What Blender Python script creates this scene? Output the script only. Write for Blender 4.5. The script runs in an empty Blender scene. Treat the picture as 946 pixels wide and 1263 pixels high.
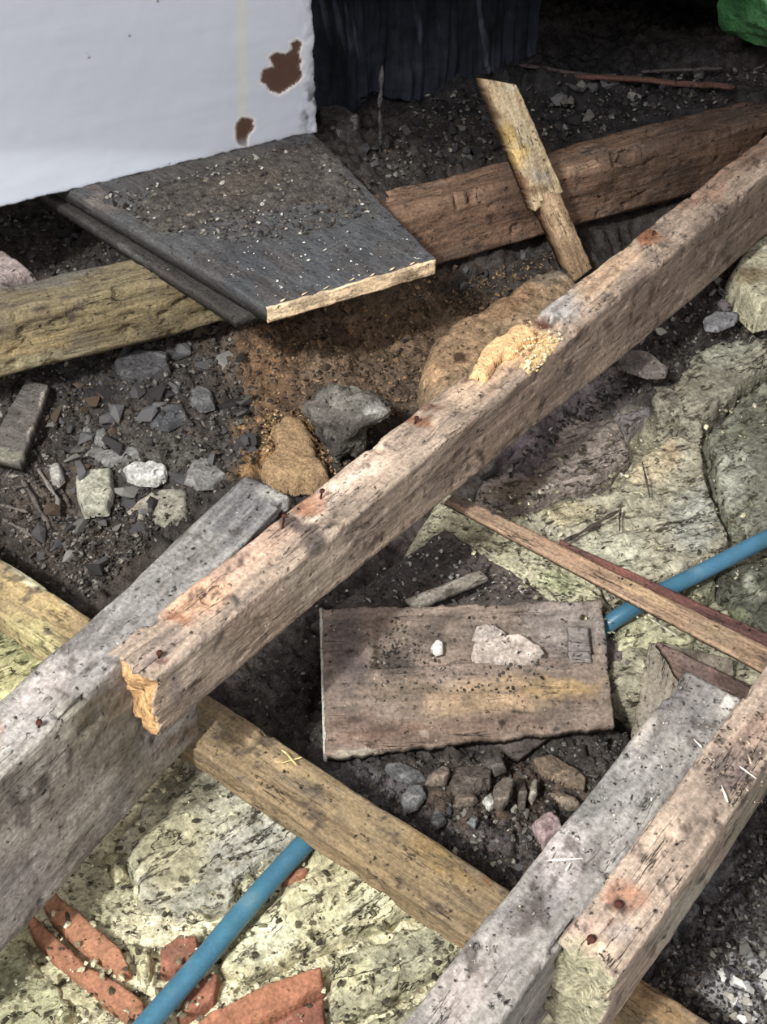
import bpy, bmesh, math, random
import numpy as np
from mathutils import Vector, Matrix
random.seed(7); RNG = np.random.RandomState(7)
SC = bpy.context.scene
COL = SC.collection

# ------------------------------------------------------------ camera, light, exposure
FPX = 1377.0; PITCH = math.radians(44); CH = 1.0
cp, sp = math.cos(PITCH), math.sin(PITCH)
cam_d = bpy.data.cameras.new('camera'); cam = bpy.data.objects.new('camera', cam_d); COL.objects.link(cam)
cam.location = (0, 0, CH); cam.rotation_euler = (math.pi/2 - PITCH, 0, 0)
cam_d.sensor_fit = 'VERTICAL'; cam_d.sensor_height = 36.0; cam_d.lens = 36.0*FPX/1263.0
cam_d.clip_start = 0.01; cam_d.clip_end = 50
SC.camera = cam
SC.view_settings.view_transform = 'Standard'; SC.view_settings.look = 'None'
SC.view_settings.gamma = 1; SC.view_settings.use_curve_mapping = False
SC.view_settings.exposure = 0.45
w = bpy.data.worlds.new('world'); SC.world = w; w.use_nodes = True
w.node_tree.nodes['Background'].inputs[0].default_value = (1.0, 0.985, 0.96, 1)
w.node_tree.nodes['Background'].inputs[1].default_value = 0.36

def area(name, loc, target, size, power, colr=(1, 1, 1), sy=None, shape='RECTANGLE'):
    l = bpy.data.lights.new(name, 'AREA'); l.shape = shape; l.size = size; l.size_y = sy or size
    l.energy = power; l.color = colr
    o = bpy.data.objects.new(name, l); COL.objects.link(o); o.location = loc
    o.rotation_euler = (Vector(target)-Vector(loc)).to_track_quat('-Z', 'Y').to_euler()
    return o
area('window_daylight', (-1.25, -0.55, 2.3), (0.1, 1.0, -0.1), 0.9, 50, (1.0, 0.985, 0.965))
def spot_through(name, loc, p1, p2, half, power, colr, blend=.03, size=.02):
    d1, d2 = [(Vector(p)-Vector(loc)).normalized() for p in (p1, p2)]
    m = (d1+d2).normalized(); n = d1.cross(d2).normalized(); n = n if n.z < 0 else -n
    k = math.acos(min(1, math.cos(half)/m.dot(d1))); ax = m*math.cos(k)+n*math.sin(k)
    l = bpy.data.lights.new(name, 'SPOT'); l.energy = power; l.color = colr; l.spot_size = 2*half; l.spot_blend = blend; l.shadow_soft_size = size
    o = bpy.data.objects.new(name, l); COL.objects.link(o); o.location = loc; o.rotation_euler = ax.to_track_quat('-Z', 'Y').to_euler(); return o
spot_through('added_spot_soft', (-1.25, -.85, 2.55), (-.688, 1.81, .120), (-.385, 1.98, .040), math.radians(38), 190, (.99, 1.0, .95), .05, .16)  # added soft spot, no real lamp: brightens the lower scene and partition foot
spot_through('added_spot_sharp', (-1.25, -.85, 2.55), (-.688, 1.81, .120), (-.385, 1.98, .034), math.radians(38), 170, (.96, 1.0, .92), .006, .012)  # second added spot, sharp-edged, to draw the light patch on the partition
area('doorway_daylight', (0.9, -0.9, 1.7), (0.3, 1.0, -0.1), 1.0, 14, (0.97, 0.98, 1.0))

# ------------------------------------------------------------ maths helpers
def P(x, y, z=0.0):
    u = (x-473)/FPX; v = (631.5-y)/FPX
    d = np.array([u, cp+v*sp, -sp+v*cp]); t = (z-CH)/d[2]
    return np.array([0, 0, CH]) + t*d
def PX(v):
    v = np.asarray(v, float); r = v - np.array([0, 0, CH])
    Z = r[..., 1]*cp - r[..., 2]*sp; Y = r[..., 1]*sp + r[..., 2]*cp
    Z = np.where(np.abs(Z) < .05, .05, Z)
    return np.stack([473+FPX*r[..., 0]/Z, 631.5-FPX*Y/Z], -1)
def hsh(i, j, k, s):
    n = (i.astype(np.uint32)*np.uint32(374761393) + j.astype(np.uint32)*np.uint32(668265263) +
         k.astype(np.uint32)*np.uint32(2147483647) + np.uint32((s*1274126177) & 0xffffffff))
    n = (n ^ (n >> np.uint32(13)))*np.uint32(1274126177)
    n = n ^ (n >> np.uint32(16))
    return (n & np.uint32(0xffff)).astype(np.float64)/65535.0
def vnoise(p, s=0):
    p = np.asarray(p, float); f = np.floor(p); t = p-f; t = t*t*(3-2*t); f = f.astype(np.int64) + 100000
    x, y, z = f[..., 0], f[..., 1], f[..., 2]; a, b, c = t[..., 0], t[..., 1], t[..., 2]
    def L(q, r, m): return q+(r-q)*m
    with np.errstate(over='ignore'):
        r = L(L(L(hsh(x, y, z, s), hsh(x+1, y, z, s), a), L(hsh(x, y+1, z, s), hsh(x+1, y+1, z, s), a), b),
              L(L(hsh(x, y, z+1, s), hsh(x+1, y, z+1, s), a), L(hsh(x, y+1, z+1, s), hsh(x+1, y+1, z+1, s), a), b), c)
    return r*2-1
def fbm(p, sc=1.0, o=4, s=0, g=0.5):
    p = np.asarray(p, float)*sc; r = 0; a = 1.0; n = 0
    for i in range(o):
        r = r + a*vnoise(p*(2.03**i)+i*17.3, s+i); n += a; a *= g
    return r/n
def ss(a, b, x): t = np.clip((x-a)/(b-a+1e-12), 0, 1); return t*t*(3-2*t)
def lin(c, sat=.80, gain=1.22):
    r = [((x/255.0)/12.92 if x <= 10 else ((x/255.0+0.055)/1.055)**2.4)*gain for x in c]; l = .25*r[0]+.6*r[1]+.15*r[2]
    return tuple(min(.92, l+(x-l)*sat) for x in r)

def paint(V, base, spots, seed=0, warp=10.0, var=0.0):
    """colours of a surface: base colour plus stains / mould / wear, also painted-in shade, as patches with a shape of their own"""
    q = PX(V); n = len(V)
    nw = fbm(V, 26, 4, seed+3); nw2 = fbm(V, 26, 4, seed+9)
    q = q + np.stack([nw, nw2], -1)*warp*1.6
    C = np.tile(np.array(lin(base)), (n, 1))
    for sct in spots:
        x, y, rx, ry, rot, rgb, wt = sct[:7]; soft = sct[7] if len(sct) > 7 else .5
        dx = q[:, 0]-x; dy = q[:, 1]-y; a = math.radians(rot)
        e = np.sqrt(((dx*math.cos(a)+dy*math.sin(a))/rx)**2 + ((-dx*math.sin(a)+dy*math.cos(a))/ry)**2)
        m = (1-ss(1-soft, 1+soft*.3, e))*wt
        C = C*(1-m[:, None]) + np.array(lin(rgb))*m[:, None]
    if var: C = C*(1+var*fbm(V, 60, 3, seed+21))[:, None]
    return np.clip(C, 0, 1)

def meshobj(name, V, F, mat, cols=None, parent=None, smooth=True, local=None):
    """link ONE mesh object; local = 4x4 numpy placement (vertices are given in world)"""
    V = np.asarray(V, float)
    if local is None:
        c = V.mean(0); M = np.eye(4); M[:3, 3] = c
    else: M = local
    Vl = (V-M[:3, 3]) @ M[:3, :3]
    me = bpy.data.meshes.new(name)
    F = np.asarray(F) if not isinstance(F, list) else F
    if isinstance(F, np.ndarray):
        nf, k = F.shape
        me.vertices.add(len(V)); me.vertices.foreach_set('co', Vl.ravel())
        me.loops.add(nf*k); me.loops.foreach_set('vertex_index', F.ravel().astype(np.int32))
        me.polygons.add(nf); me.polygons.foreach_set('loop_start', np.arange(0, nf*k, k, dtype=np.int32))
        me.polygons.foreach_set('loop_total', np.full(nf, k, dtype=np.int32))
        me.update(calc_edges=True)
    else:
        me.from_pydata([tuple(v) for v in Vl], [], F)
    me.polygons.foreach_set('use_smooth', [smooth]*len(me.polygons))
    if cols is not None:
        at = me.color_attributes.new('Col', 'FLOAT_COLOR', 'POINT')
        at.data.foreach_set('color', np.hstack([cols, np.ones((len(V), 1))]).ravel())
    me.materials.append(mat); me.update()
    o = bpy.data.objects.new(name, me); COL.objects.link(o)
    mw = Matrix([list(r) for r in M])
    if parent is not None:
        o.parent = parent; o.matrix_parent_inverse = Matrix.Identity(4)
        o.matrix_basis = PW[parent.name].inverted() @ mw
    else: o.matrix_basis = mw
    PW[o.name] = mw
    return o
PW = {}
def tag(o, label, cat, group=None, kind=None):
    o['label'] = label; o['category'] = cat
    if group: o['group'] = group
    if kind: o['kind'] = kind
    return o
def structure(o): o['kind'] = 'structure'; return o
def gridF(n, m, wrap=False, off=0):
    i, j = np.meshgrid(np.arange(n-1), np.arange(m if wrap else m-1), indexing='ij'); j2 = (j+1) % m
    return np.stack([off+i*m+j, off+(i+1)*m+j, off+(i+1)*m+j2, off+i*m+j2], -1).reshape(-1, 4)

# ------------------------------------------------------------ materials
def surf(name, color=None, grain=(1, 1, 1), sc=30, contrast=.5, sc2=220, c2=.35, bump=.5, bdist=.004, rough=.9,
         pits=0.0, pit_sc=120, pit_col=(.012, .01, .009), flecks=0.0, fleck_col=(.6, .57, .5), rnd=0.0, spec=.25, trans=0.0, pit_str=True, crack=0.0, crack_sc=6, crack_w=.012, crack_col=(.03, .024, .02), crack_g=(1, 12, 12)):
    m = bpy.data.materials.new(name); m.use_nodes = True; nt = m.node_tree; N = nt.nodes; L = nt.links
    b = N['Principled BSDF']; b.inputs['Roughness'].default_value = rough
    b.inputs['Specular IOR Level'].default_value = spec
    tc = N.new('ShaderNodeTexCoord'); mp = N.new('ShaderNodeMapping'); mp.inputs['Scale'].default_value = grain
    L.new(tc.outputs['Object'], mp.inputs['Vector'])
    if rnd:
        oi = N.new('ShaderNodeObjectInfo'); L.new(oi.outputs['Random'], mp.inputs['Location'])
    def noise(scale, detail=7, r=.62, vec=mp):
        n = N.new('ShaderNodeTexNoise'); n.inputs['Scale'].default_value = scale; n.inputs['Detail'].default_value = detail
        n.inputs['Roughness'].default_value = r; L.new(vec.outputs[0] if vec is mp else tc.outputs['Object'], n.inputs['Vector']); return n
    n1 = noise(sc); n2 = noise(sc2, 4, .6, tc)
    def mr(src, a, b_, c, d):
        r = N.new('ShaderNodeMapRange'); r.inputs[1].default_value = a; r.inputs[2].default_value = b_
        r.inputs[3].default_value = c; r.inputs[4].default_value = d; L.new(src, r.inputs[0]); return r.outputs[0]
    f1 = mr(n1.outputs[0], .3, .7, 1-contrast, 1+contrast); f2 = mr(n2.outputs[0], .3, .7, 1-c2, 1+c2)
    mul = N.new('ShaderNodeMath'); mul.operation = 'MULTIPLY'; L.new(f1, mul.inputs[0]); L.new(f2, mul.inputs[1])
    fac = mul.outputs[0]
    if rnd:
        m3 = N.new('ShaderNodeMath'); m3.operation = 'MULTIPLY'; L.new(fac, m3.inputs[0])
        L.new(mr(oi.outputs['Random'], 0, 1, 1-rnd, 1+rnd), m3.inputs[1]); fac = m3.outputs[0]
    vm = N.new('ShaderNodeVectorMath'); vm.operation = 'SCALE'; L.new(fac, vm.inputs['Scale'])
    if color is None:
        at = N.new('ShaderNodeAttribute'); at.attribute_name = 'Col'; L.new(at.outputs['Color'], vm.inputs[0])
    else: vm.inputs[0].default_value = lin(color)
    out = vm.outputs[0]; hsum = None
    if pits:
        n3 = noise(pit_sc, 5, .7, mp if pit_str else tc); k = mr(n3.outputs[0], .62-pits*.12, .70-pits*.12, 0, 1)
        mx = N.new('ShaderNodeMix'); mx.data_type = 'RGBA'; L.new(k, mx.inputs[0]); L.new(out, mx.inputs[6])
        mx.inputs[7].default_value = (*pit_col, 1); out = mx.outputs[2]; hsum = k
    if flecks:
        n4 = noise(pit_sc*1.7, 3, .7, tc); k2 = mr(n4.outputs[0], .70-flecks*.1, .74-flecks*.1, 0, 1)
        mx = N.new('ShaderNodeMix'); mx.data_type = 'RGBA'; L.new(k2, mx.inputs[0]); L.new(out, mx.inputs[6])
        mx.inputs[7].default_value = (*fleck_col, 1); out = mx.outputs[2]
    if crack:
        mc = N.new('ShaderNodeMapping'); mc.inputs['Scale'].default_value = crack_g; L.new(tc.outputs['Object'], mc.inputs['Vector'])
        n5 = N.new('ShaderNodeTexNoise'); n5.inputs['Scale'].default_value = crack_sc; n5.inputs['Detail'].default_value = 5; n5.inputs['Roughness'].default_value = .55
        L.new(mc.outputs[0], n5.inputs['Vector'])
        sb5 = N.new('ShaderNodeMath'); sb5.operation = 'SUBTRACT'; L.new(n5.outputs[0], sb5.inputs[0]); sb5.inputs[1].default_value = .5
        ab5 = N.new('ShaderNodeMath'); ab5.operation = 'ABSOLUTE'; L.new(sb5.outputs[0], ab5.inputs[0])
        k5 = mr(ab5.outputs[0], 0, crack_w, 1, 0)
        n6 = noise(11, 2, .5, tc); k6 = mr(n6.outputs[0], .58-crack*.2, .66-crack*.2, 0, 1)
        m5 = N.new('ShaderNodeMath'); m5.operation = 'MULTIPLY'; L.new(k5, m5.inputs[0]); L.new(k6, m5.inputs[1])
        mx = N.new('ShaderNodeMix'); mx.data_type = 'RGBA'; L.new(m5.outputs[0], mx.inputs[0]); L.new(out, mx.inputs[6])
        mx.inputs[7].default_value = (*crack_col, 1); out = mx.outputs[2]
        if hsum is None: hsum = m5.outputs[0]
        else:
            aa = N.new('ShaderNodeMath'); aa.operation = 'MULTIPLY_ADD'; L.new(m5.outputs[0], aa.inputs[0]); aa.inputs[1].default_value = 1.6; L.new(hsum, aa.inputs[2]); hsum = aa.outputs[0]
    L.new(out, b.inputs['Base Color'])
    ad = N.new('ShaderNodeMath'); ad.operation = 'MULTIPLY_ADD'; L.new(n2.outputs[0], ad.inputs[0]); ad.inputs[1].default_value = .45
    L.new(n1.outputs[0], ad.inputs[2]); hh = ad.outputs[0]
    if hsum is not None:
        sb = N.new('ShaderNodeMath'); sb.operation = 'MULTIPLY_ADD'; L.new(hsum, sb.inputs[0]); sb.inputs[1].default_value = -.35
        L.new(hh, sb.inputs[2]); hh = sb.outputs[0]
    bp = N.new('ShaderNodeBump'); bp.inputs['Strength'].default_value = bump; bp.inputs['Distance'].default_value = bdist
    L.new(hh, bp.inputs['Height']); L.new(bp.outputs[0], b.inputs['Normal'])
    if trans: b.inputs['Transmission Weight'].default_value = trans
    return m
M = {}
M['wood'] = surf('weathered_wood', None, (1, 8, 8), 12, .36, 190, .34, .9, .005, .85, pits=.08, pit_sc=70, pit_str=False, crack=.35, crack_sc=3.6, crack_w=.007)
M['grimy'] = surf('grimy_wood', None, (1, 4, 4), 16, .38, 180, .36, .9, .005, .88, pits=.10, pit_sc=80, pit_str=False, flecks=.10, crack=.12, crack_sc=3.2, crack_w=.006)
M['soil'] = surf('soil', None, (1, 1, 1), 45, .55, 260, .5, .9, .006, .97, flecks=.10, fleck_col=(.22, .20, .175), spec=.12)
M['mortar'] = surf('lime_mortar', None, (1, 1.6, 1), 34, .42, 150, .42, 1, .010, .95, pits=.50, pit_sc=42, pit_col=(.06, .05, .035), spec=.15, crack=.45, crack_sc=14, crack_w=.011, crack_g=(1, 1.6, 1))
M['stone'] = surf('rubble_stone', None, (1, 3.0, 3), 16, .40, 140, .42, 1, .010, .93, pits=.46, pit_sc=26, pit_col=(.07, .06, .04), spec=.15, crack=.5, crack_sc=8, crack_w=.009, crack_g=(1, 3, 2))
M['brick'] = surf('old_brick', None, (1, 1, 1), 30, .3, 200, .3, .7, .004, .93, pits=.15, pit_sc=60, pit_col=(.09, .05, .035), flecks=.1, fleck_col=(.5, .42, .3))
M['rock'] = surf('rock', None, (1, 1, 1), 40, .5, 180, .4, .8, .006, .9, pits=.25, pit_sc=70, flecks=.1)
M['sawdust'] = surf('sawdust', None, (1, 1, 1), 150, .35, 420, .4, .9, .004, .95, pits=.2, pit_sc=220, pit_col=(.12, .07, .03))
M['paint'] = surf('white_paint', None, (1, 1, 1), 8, .012, 60, .012, .05, .002, .55)
M['plaster'] = surf('crumbling_plaster', None, (1, 1, 1), 60, .3, 260, .25, .9, .005, .9, pits=.2)
M['black'] = surf('void_black', (12, 12, 14), (1, 1, 1), 12, .5, 120, .4, .6, .01, .9, spec=.1)  # near-black colour painting the darkness of the back void
M['sheet'] = surf('dusty_sheet', None, (6, 6, 1.2), 3, .6, 40, .3, .6, .01, .75, spec=.2)
M['pipe'] = surf('blue_polythene', None, (1, 1, 1), 20, .10, 260, .12, .15, .001, .42, spec=.4)
M['bag'] = surf('green_plastic', None, (1, 1, 1), 14, .3, 60, .15, .9, .012, .3, spec=.5)
M['rust'] = surf('rusty_iron', (74, 36, 24), (1, 1, 1), 60, .5, 300, .4, .6, .002, .8)
for nm, c in (('dark', (52, 49, 50)), ('grey', (112, 108, 103)), ('brown', (92, 74, 60)), ('pale', (172, 164, 150)),
              ('tan', (150, 112, 72)), ('ochre', (186, 150, 98)), ('white', (205, 202, 196)), ('slate', (84, 82, 84)),
              ('mauve', (104, 92, 98)), ('cream', (186, 178, 142)), ('straw', (214, 186, 120))):
    M['c_'+nm] = surf('chip_'+nm, c, (1, 1, 1), 60, .35, 260, .3, .6, .003, .93, rnd=.35)

# ------------------------------------------------------------ builders
def frame(A, B, up=(0, 0, 1)):
    x = np.asarray(B)-np.asarray(A); L = np.linalg.norm(x); x = x/L
    y = np.cross(up, x); y /= np.linalg.norm(y); z = np.cross(x, y)
    Mx = np.eye(4); Mx[:3, 0] = x; Mx[:3, 1] = y; Mx[:3, 2] = z; Mx[:3, 3] = A
    return Mx, L
def beam(name, A, B, wid, dep, mat, base, spots, seed=0, step=.0045, rough=.0022, topf=None, depf=None, bev=.005,
         endrough=.006, warp=10, var=.12, nt=14, ns=24, parent=None, sidecol=None, endcol=None):
    """timber: A-B is its LEFT top edge, it is wid wide to the right of A->B and dep deep"""
    Mx, L = frame(A, B); n = max(8, int(L/step))
    # ring: (v across 0..wid, h 0..-dep) with normals
    pts = []
    for i in range(nt+1): pts.append((bev+(wid-2*bev)*i/nt, 0, 0, 1))
    pts.append((wid-.3*bev, -.3*bev, .7, .7))
    for i in range(ns+1): pts.append((wid, -bev-(1-0)*(dep-2*bev)*i/ns, 1, 0))
    for i in range(7): pts.append((wid-bev-(wid-2*bev)*i/6, -dep, 0, -1))
    for i in range(13): pts.append((0, -dep+bev+(dep-2*bev)*i/12, -1, 0))
    pts.append((.3*bev, -.3*bev, -.7, .7))
    R = np.array(pts); m = len(R)
    caps = [.0, .35, .7, .93]
    T = np.concatenate([[0]*4, np.linspace(0, L, n), [L]*4]); S = np.concatenate([caps, np.ones(n), caps[::-1]])
    tt, vv = np.meshgrid(T, R[:, 0], indexing='ij'); hh = np.meshgrid(T, R[:, 1], indexing='ij')[1]
    ny = np.meshgrid(T, R[:, 2], indexing='ij')[1]; nz = np.meshgrid(T, R[:, 3], indexing='ij')[1]
    sc = S[:, None]
    if depf is not None: hh = hh*(depf(tt/L))
    vv = wid/2+(vv-wid/2)*sc; hh = -dep/2+(hh+dep/2)*sc
    pl = np.stack([tt*3.2, vv*22, hh*22], -1)
    dn = fbm(pl, 1.6, 4, seed)*rough*1.0 + fbm(np.stack([tt, vv, hh], -1), 22, 3, seed+5)*rough*1.1
    chip = np.clip(fbm(np.stack([tt*1.0, vv*2, hh*2], -1), 30, 3, seed+11)-.32, 0, 1)*rough*9
    body = (sc > .99)*1.0
    arr = (np.abs(ny)*np.abs(nz) > .1)*1.0
    dn = (dn-chip*(1+3*arr))*body
    vv = vv+ny*dn; hh = hh+nz*dn
    e = fbm(np.stack([vv, hh, vv*0+seed], -1), 60, 4, seed+31)*endrough
    tt = tt+np.where(tt < L*.5, 1, -1)*e*(((tt < .006) | (tt > L-.006))*1.0)
    if topf is not None: hh = hh + topf(tt/L, vv/wid)*(nz > .5)
    V = np.stack([tt, -vv, hh], -1).reshape(-1, 3) @ Mx[:3, :3].T + Mx[:3, 3]
    F = gridF(len(T), m, True)[:, ::-1]
    C = paint(V, base, spots, seed, warp, var)
    lp = np.stack([tt*2.2+seed, vv*9, hh*9], -1).reshape(-1, 3)
    g1 = ss(.02, .38, fbm(lp, 5, 5, seed+60, .6))*.42; C = C*(1-g1[:, None])+np.array(lin((86, 78, 72)))*g1[:, None]
    g2 = ss(.10, .45, fbm(lp*np.array([1, 2.4, 2.4])+9, 7, 4, seed+64, .6))*.30; C = C*(1-g2[:, None])+C.mean(0)*1.5*g2[:, None]
    g3 = ss(.30, .42, fbm(V, 48, 4, seed+66, .6))*.7; C = C*(1-g3[:, None])+np.array(lin((66, 56, 52)))*g3[:, None]
    nzz = np.broadcast_to(nz, tt.shape).reshape(-1); nyy = np.broadcast_to(ny, tt.shape).reshape(-1)
    if sidecol:
        k = ((nyy > .5)*sidecol[3])[:, None]; C = C*(1-k)+C.mean(0)*0+k*np.array(lin(sidecol[:3]))
        C = C*(1+.35*fbm(np.stack([tt*6, vv*30, hh*30], -1).reshape(-1, 3), 1.5, 3, seed+40)*k[:, 0])[:, None]
    if endcol:
        fl = ((np.broadcast_to(sc, tt.shape).reshape(-1) < .99) & (tt.reshape(-1) < L*.5))[:, None]*1.0
        C = C*(1-fl)+np.array(lin(endcol))*fl
    return meshobj(name, V, F, mat, np.clip(C, 0, 1), parent, True, Mx)
def board(name, c, thick, mat, base, spots=(), seed=0, step=.004, rough=.0012, edge=.002, warp=8, var=.12, parent=None,
          relief=None, maxn=400, under=None, ragged=None):
    """plank / panel from its 4 face corners (c0->c1 is the grain), thick behind the face; ragged = (side, amount)"""
    c = [np.asarray(k, float) for k in c]
    Lx = max(np.linalg.norm(c[1]-c[0]), np.linalg.norm(c[2]-c[3])); Ly = max(np.linalg.norm(c[3]-c[0]), np.linalg.norm(c[2]-c[1]))
    n = min(maxn, max(6, int(Lx/step))); m = min(maxn, max(5, int(Ly/step)))
    U, W = np.meshgrid(np.linspace(0, 1, n), np.linspace(0, 1, m), indexing='ij')
    nor = np.cross(c[1]-c[0], c[3]-c[0]); nor /= np.linalg.norm(nor); flip = 1
    if nor[2] < 0 or (abs(nor[2]) < .15 and nor[1] > 0): nor = -nor; flip = -1
    x = (c[1]-c[0])/np.linalg.norm(c[1]-c[0]); Mx = np.eye(4); Mx[:3, 0] = x; Mx[:3, 2] = nor; Mx[:3, 1] = np.cross(nor, x); Mx[:3, 3] = c[0]
    def pos(U, W): return (c[0]*((1-U)*(1-W))[..., None]+c[1]*(U*(1-W))[..., None]+c[2]*(U*W)[..., None]+c[3]*((1-U)*W)[..., None])
    Ue, We = U.copy(), W.copy(); B0 = pos(U, W)
    j = fbm(B0, 70, 4, seed+4); j2 = fbm(B0, 70, 4, seed+6)
    eu = np.minimum(U, 1-U)*Lx; ew = np.minimum(W, 1-W)*Ly
    Ue = U + j*edge/Lx*(eu < step*2.2); We = W + j2*edge/Ly*(ew < step*2.2)
    if ragged:
        for side, amt in ragged:
            jj = np.abs(fbm(B0*np.array([1, 1, 1]), 38, 4, seed+13))*amt + amt*.3*np.abs(fbm(B0, 150, 2, seed+15))
            if side == 'u1': Ue = Ue-jj/Lx*ss(.75, 1, U)
            if side == 'u0': Ue = Ue+jj/Lx*ss(.75, 1, 1-U)
            if side == 'w1': We = We-jj/Ly*ss(.6, 1, W)
            if side == 'w0': We = We+jj/Ly*ss(.6, 1, 1-W)
    T = pos(Ue, We)
    loc = (T-c[0]) @ Mx[:3, :3]
    d = fbm(loc*np.array([4, 24, 24]), 1.5, 4, seed)*rough+fbm(loc, 30, 3, seed+2)*rough
    d = d - (1-ss(0, step*1.5, np.minimum(eu, ew)))*min(.0015, thick*.2)
    if relief is not None: d = d+relief(U, W)
    Tt = T+nor*d[..., None]; Bb = T-nor*thick
    N0 = n*m
    V = np.concatenate([Tt.reshape(-1, 3), Bb.reshape(-1, 3)])
    F1 = gridF(n, m); F2 = gridF(n, m, off=N0)[:, ::-1]
    idx = np.arange(N0).reshape(n, m)
    per = np.concatenate([idx[:, 0], idx[-1, 1:], idx[::-1, -1][1:], idx[0, ::-1][1:-1]])
    p2 = np.roll(per, -1)
    Fs = np.stack([per, per+N0, p2+N0, p2], -1)
    F = np.concatenate([F1, F2, Fs])
    if flip < 0: F = F[:, ::-1]
    C = paint(V, base, spots, seed, warp, var)
    g1 = ss(.0, .35, fbm(V, 26, 5, seed+60, .6))*(.45 if mat in (M['wood'], M['grimy']) else 0); C = C*(1-g1[:, None])+np.array(lin((70, 62, 58)))*g1[:, None]
    if under is not None: C[N0:] = np.array(lin(under))
    return meshobj(name, V, F, mat, C, parent, True, Mx)
def inpoly(q, poly):
    x, y = q[..., 0], q[..., 1]; r = np.zeros(x.shape, bool); d = np.full(x.shape, 1e9); n = len(poly)
    for i in range(n):
        x1, y1 = poly[i][:2]; x2, y2 = poly[(i+1) % n][:2]
        c = ((y1 > y) != (y2 > y)) & (x < (x2-x1)*(y-y1)/((y2-y1) or 1e-12)+x1); r ^= c
        dx, dy = x2-x1, y2-y1; t = np.clip(((x-x1)*dx+(y-y1)*dy)/(dx*dx+dy*dy+1e-18), 0, 1)
        d = np.minimum(d, np.hypot(x-x1-t*dx, y-y1-t*dy))
    return np.where(r, d, -d)
def slab(name, poly, z, thick, mat, base, spots=(), seed=0, step=.004, rough=.004, edge=.006, bev=.008, tilt=(0, 0), warp=10,
         var=.2, parent=None, ns=26, jag=1.0, dirx=None, strat=0.0):
    """stone / brick: irregular slab with an uneven top; poly holds its outline (photo pixels turned into points at height z)"""
    W = np.array([P(a, b, z)[:2] for a, b in poly]); c0 = W.mean(0)
    lo, hi = W.min(0)-.01, W.max(0)+.01
    n = max(6, min(260, int((hi[0]-lo[0])/step))); m = max(6, min(260, int((hi[1]-lo[1])/step)))
    X, Y = np.meshgrid(np.linspace(lo[0], hi[0], n), np.linspace(lo[1], hi[1], m), indexing='ij')
    q = np.stack([X, Y], -1); p3 = np.stack([X, Y, X*0+seed*.37], -1)
    qw = q+np.stack([fbm(p3, 45, 3, seed), fbm(p3, 45, 3, seed+8)], -1)*edge
    d = inpoly(qw, W)
    h = thick*(np.sqrt(np.clip(1-(1-np.clip(d/bev, 0, 1))**2, 0, 1)))-thick
    Z = z+h+(X-c0[0])*tilt[0]+(Y-c0[1])*tilt[1]+(fbm(p3, ns, 5, seed+3, .6)+.5*np.abs(fbm(p3, ns*2.2, 3, seed+7)))*rough*(d > 0)
    if strat:
        a = math.radians(dirx or 35); s = X*-math.sin(a)+Y*math.cos(a); along = X*math.cos(a)+Y*math.sin(a)
        sn = fbm(np.stack([along*7, s*75, X*0], -1), 1.0, 3, seed+17)
        Z = Z+sn*strat*(d > 0)
    keep = d > -step*1.3
    gx, gy = np.gradient(d, X[1, 0]-X[0, 0], Y[0, 1]-Y[0, 0]); gn = gx*gx+gy*gy+.05; o_ = (d < 0) & (d > -step*2.2)
    X = np.where(o_, X-d*gx/gn, X); Y = np.where(o_, Y-d*gy/gn, Y)
    V = np.stack([X, Y, Z], -1).reshape(-1, 3); F = gridF(n, m)
    # stretch just-outside vertices down so the slab has sides
    kk = keep.reshape(-1); Vd = V.copy(); out = (d.reshape(-1) <= 0); Vd[out, 2] = z-thick
    Fk = F[kk[F].all(1)]; used = np.unique(Fk); mp = -np.ones(len(V), int); mp[used] = np.arange(len(used))
    V = Vd[used]; F = mp[Fk]
    # the stone's own colour at the height of its top face, so a stain runs down the sides unbroken
    Cc = paint(V, base, spots, seed, warp, var)
    Mx = np.eye(4); a = math.radians(dirx if dirx is not None else 0)
    Mx[:3, 0] = (math.cos(a), math.sin(a), 0); Mx[:3, 1] = (-math.sin(a), math.cos(a), 0); Mx[:3, 3] = (c0[0], c0[1], z)
    return meshobj(name, V, F, mat, Cc, parent, True, Mx)
def hull(seed, k=14, flat=1.0, sub=0, noise=0.0):
    r = random.Random(seed); bm = bmesh.new()
    for i in range(k):
        v = Vector([r.gauss(0, 1) for _ in range(3)]).normalized()*r.uniform(.8, 1.0)
        bm.verts.new((v.x, v.y, v.z*flat))
    bmesh.ops.convex_hull(bm, input=bm.verts[:])
    bmesh.ops.delete(bm, geom=[v for v in bm.verts if not v.link_faces], context='VERTS')
    if sub:
        bmesh.ops.bevel(bm, geom=bm.edges[:], offset=.07, segments=1, affect='EDGES', clamp_overlap=True)
        bmesh.ops.triangulate(bm, faces=bm.faces[:])
        bmesh.ops.subdivide_edges(bm, edges=bm.edges[:], cuts=sub, use_grid_fill=True)
        bmesh.ops.triangulate(bm, faces=bm.faces[:])
    V = np.array([v.co[:] for v in bm.verts]); F = [[v.index for v in f.verts] for f in bm.faces]
    bm.verts.index_update(); F = [[v.index for v in f.verts] for f in bm.faces]; bm.free()
    if noise:
        nn = V/np.linalg.norm(V, axis=1)[:, None]
        V = V+nn*(fbm(V+seed, 1.9, 5, seed, .6)*noise)[:, None]
    return V, F
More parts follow.
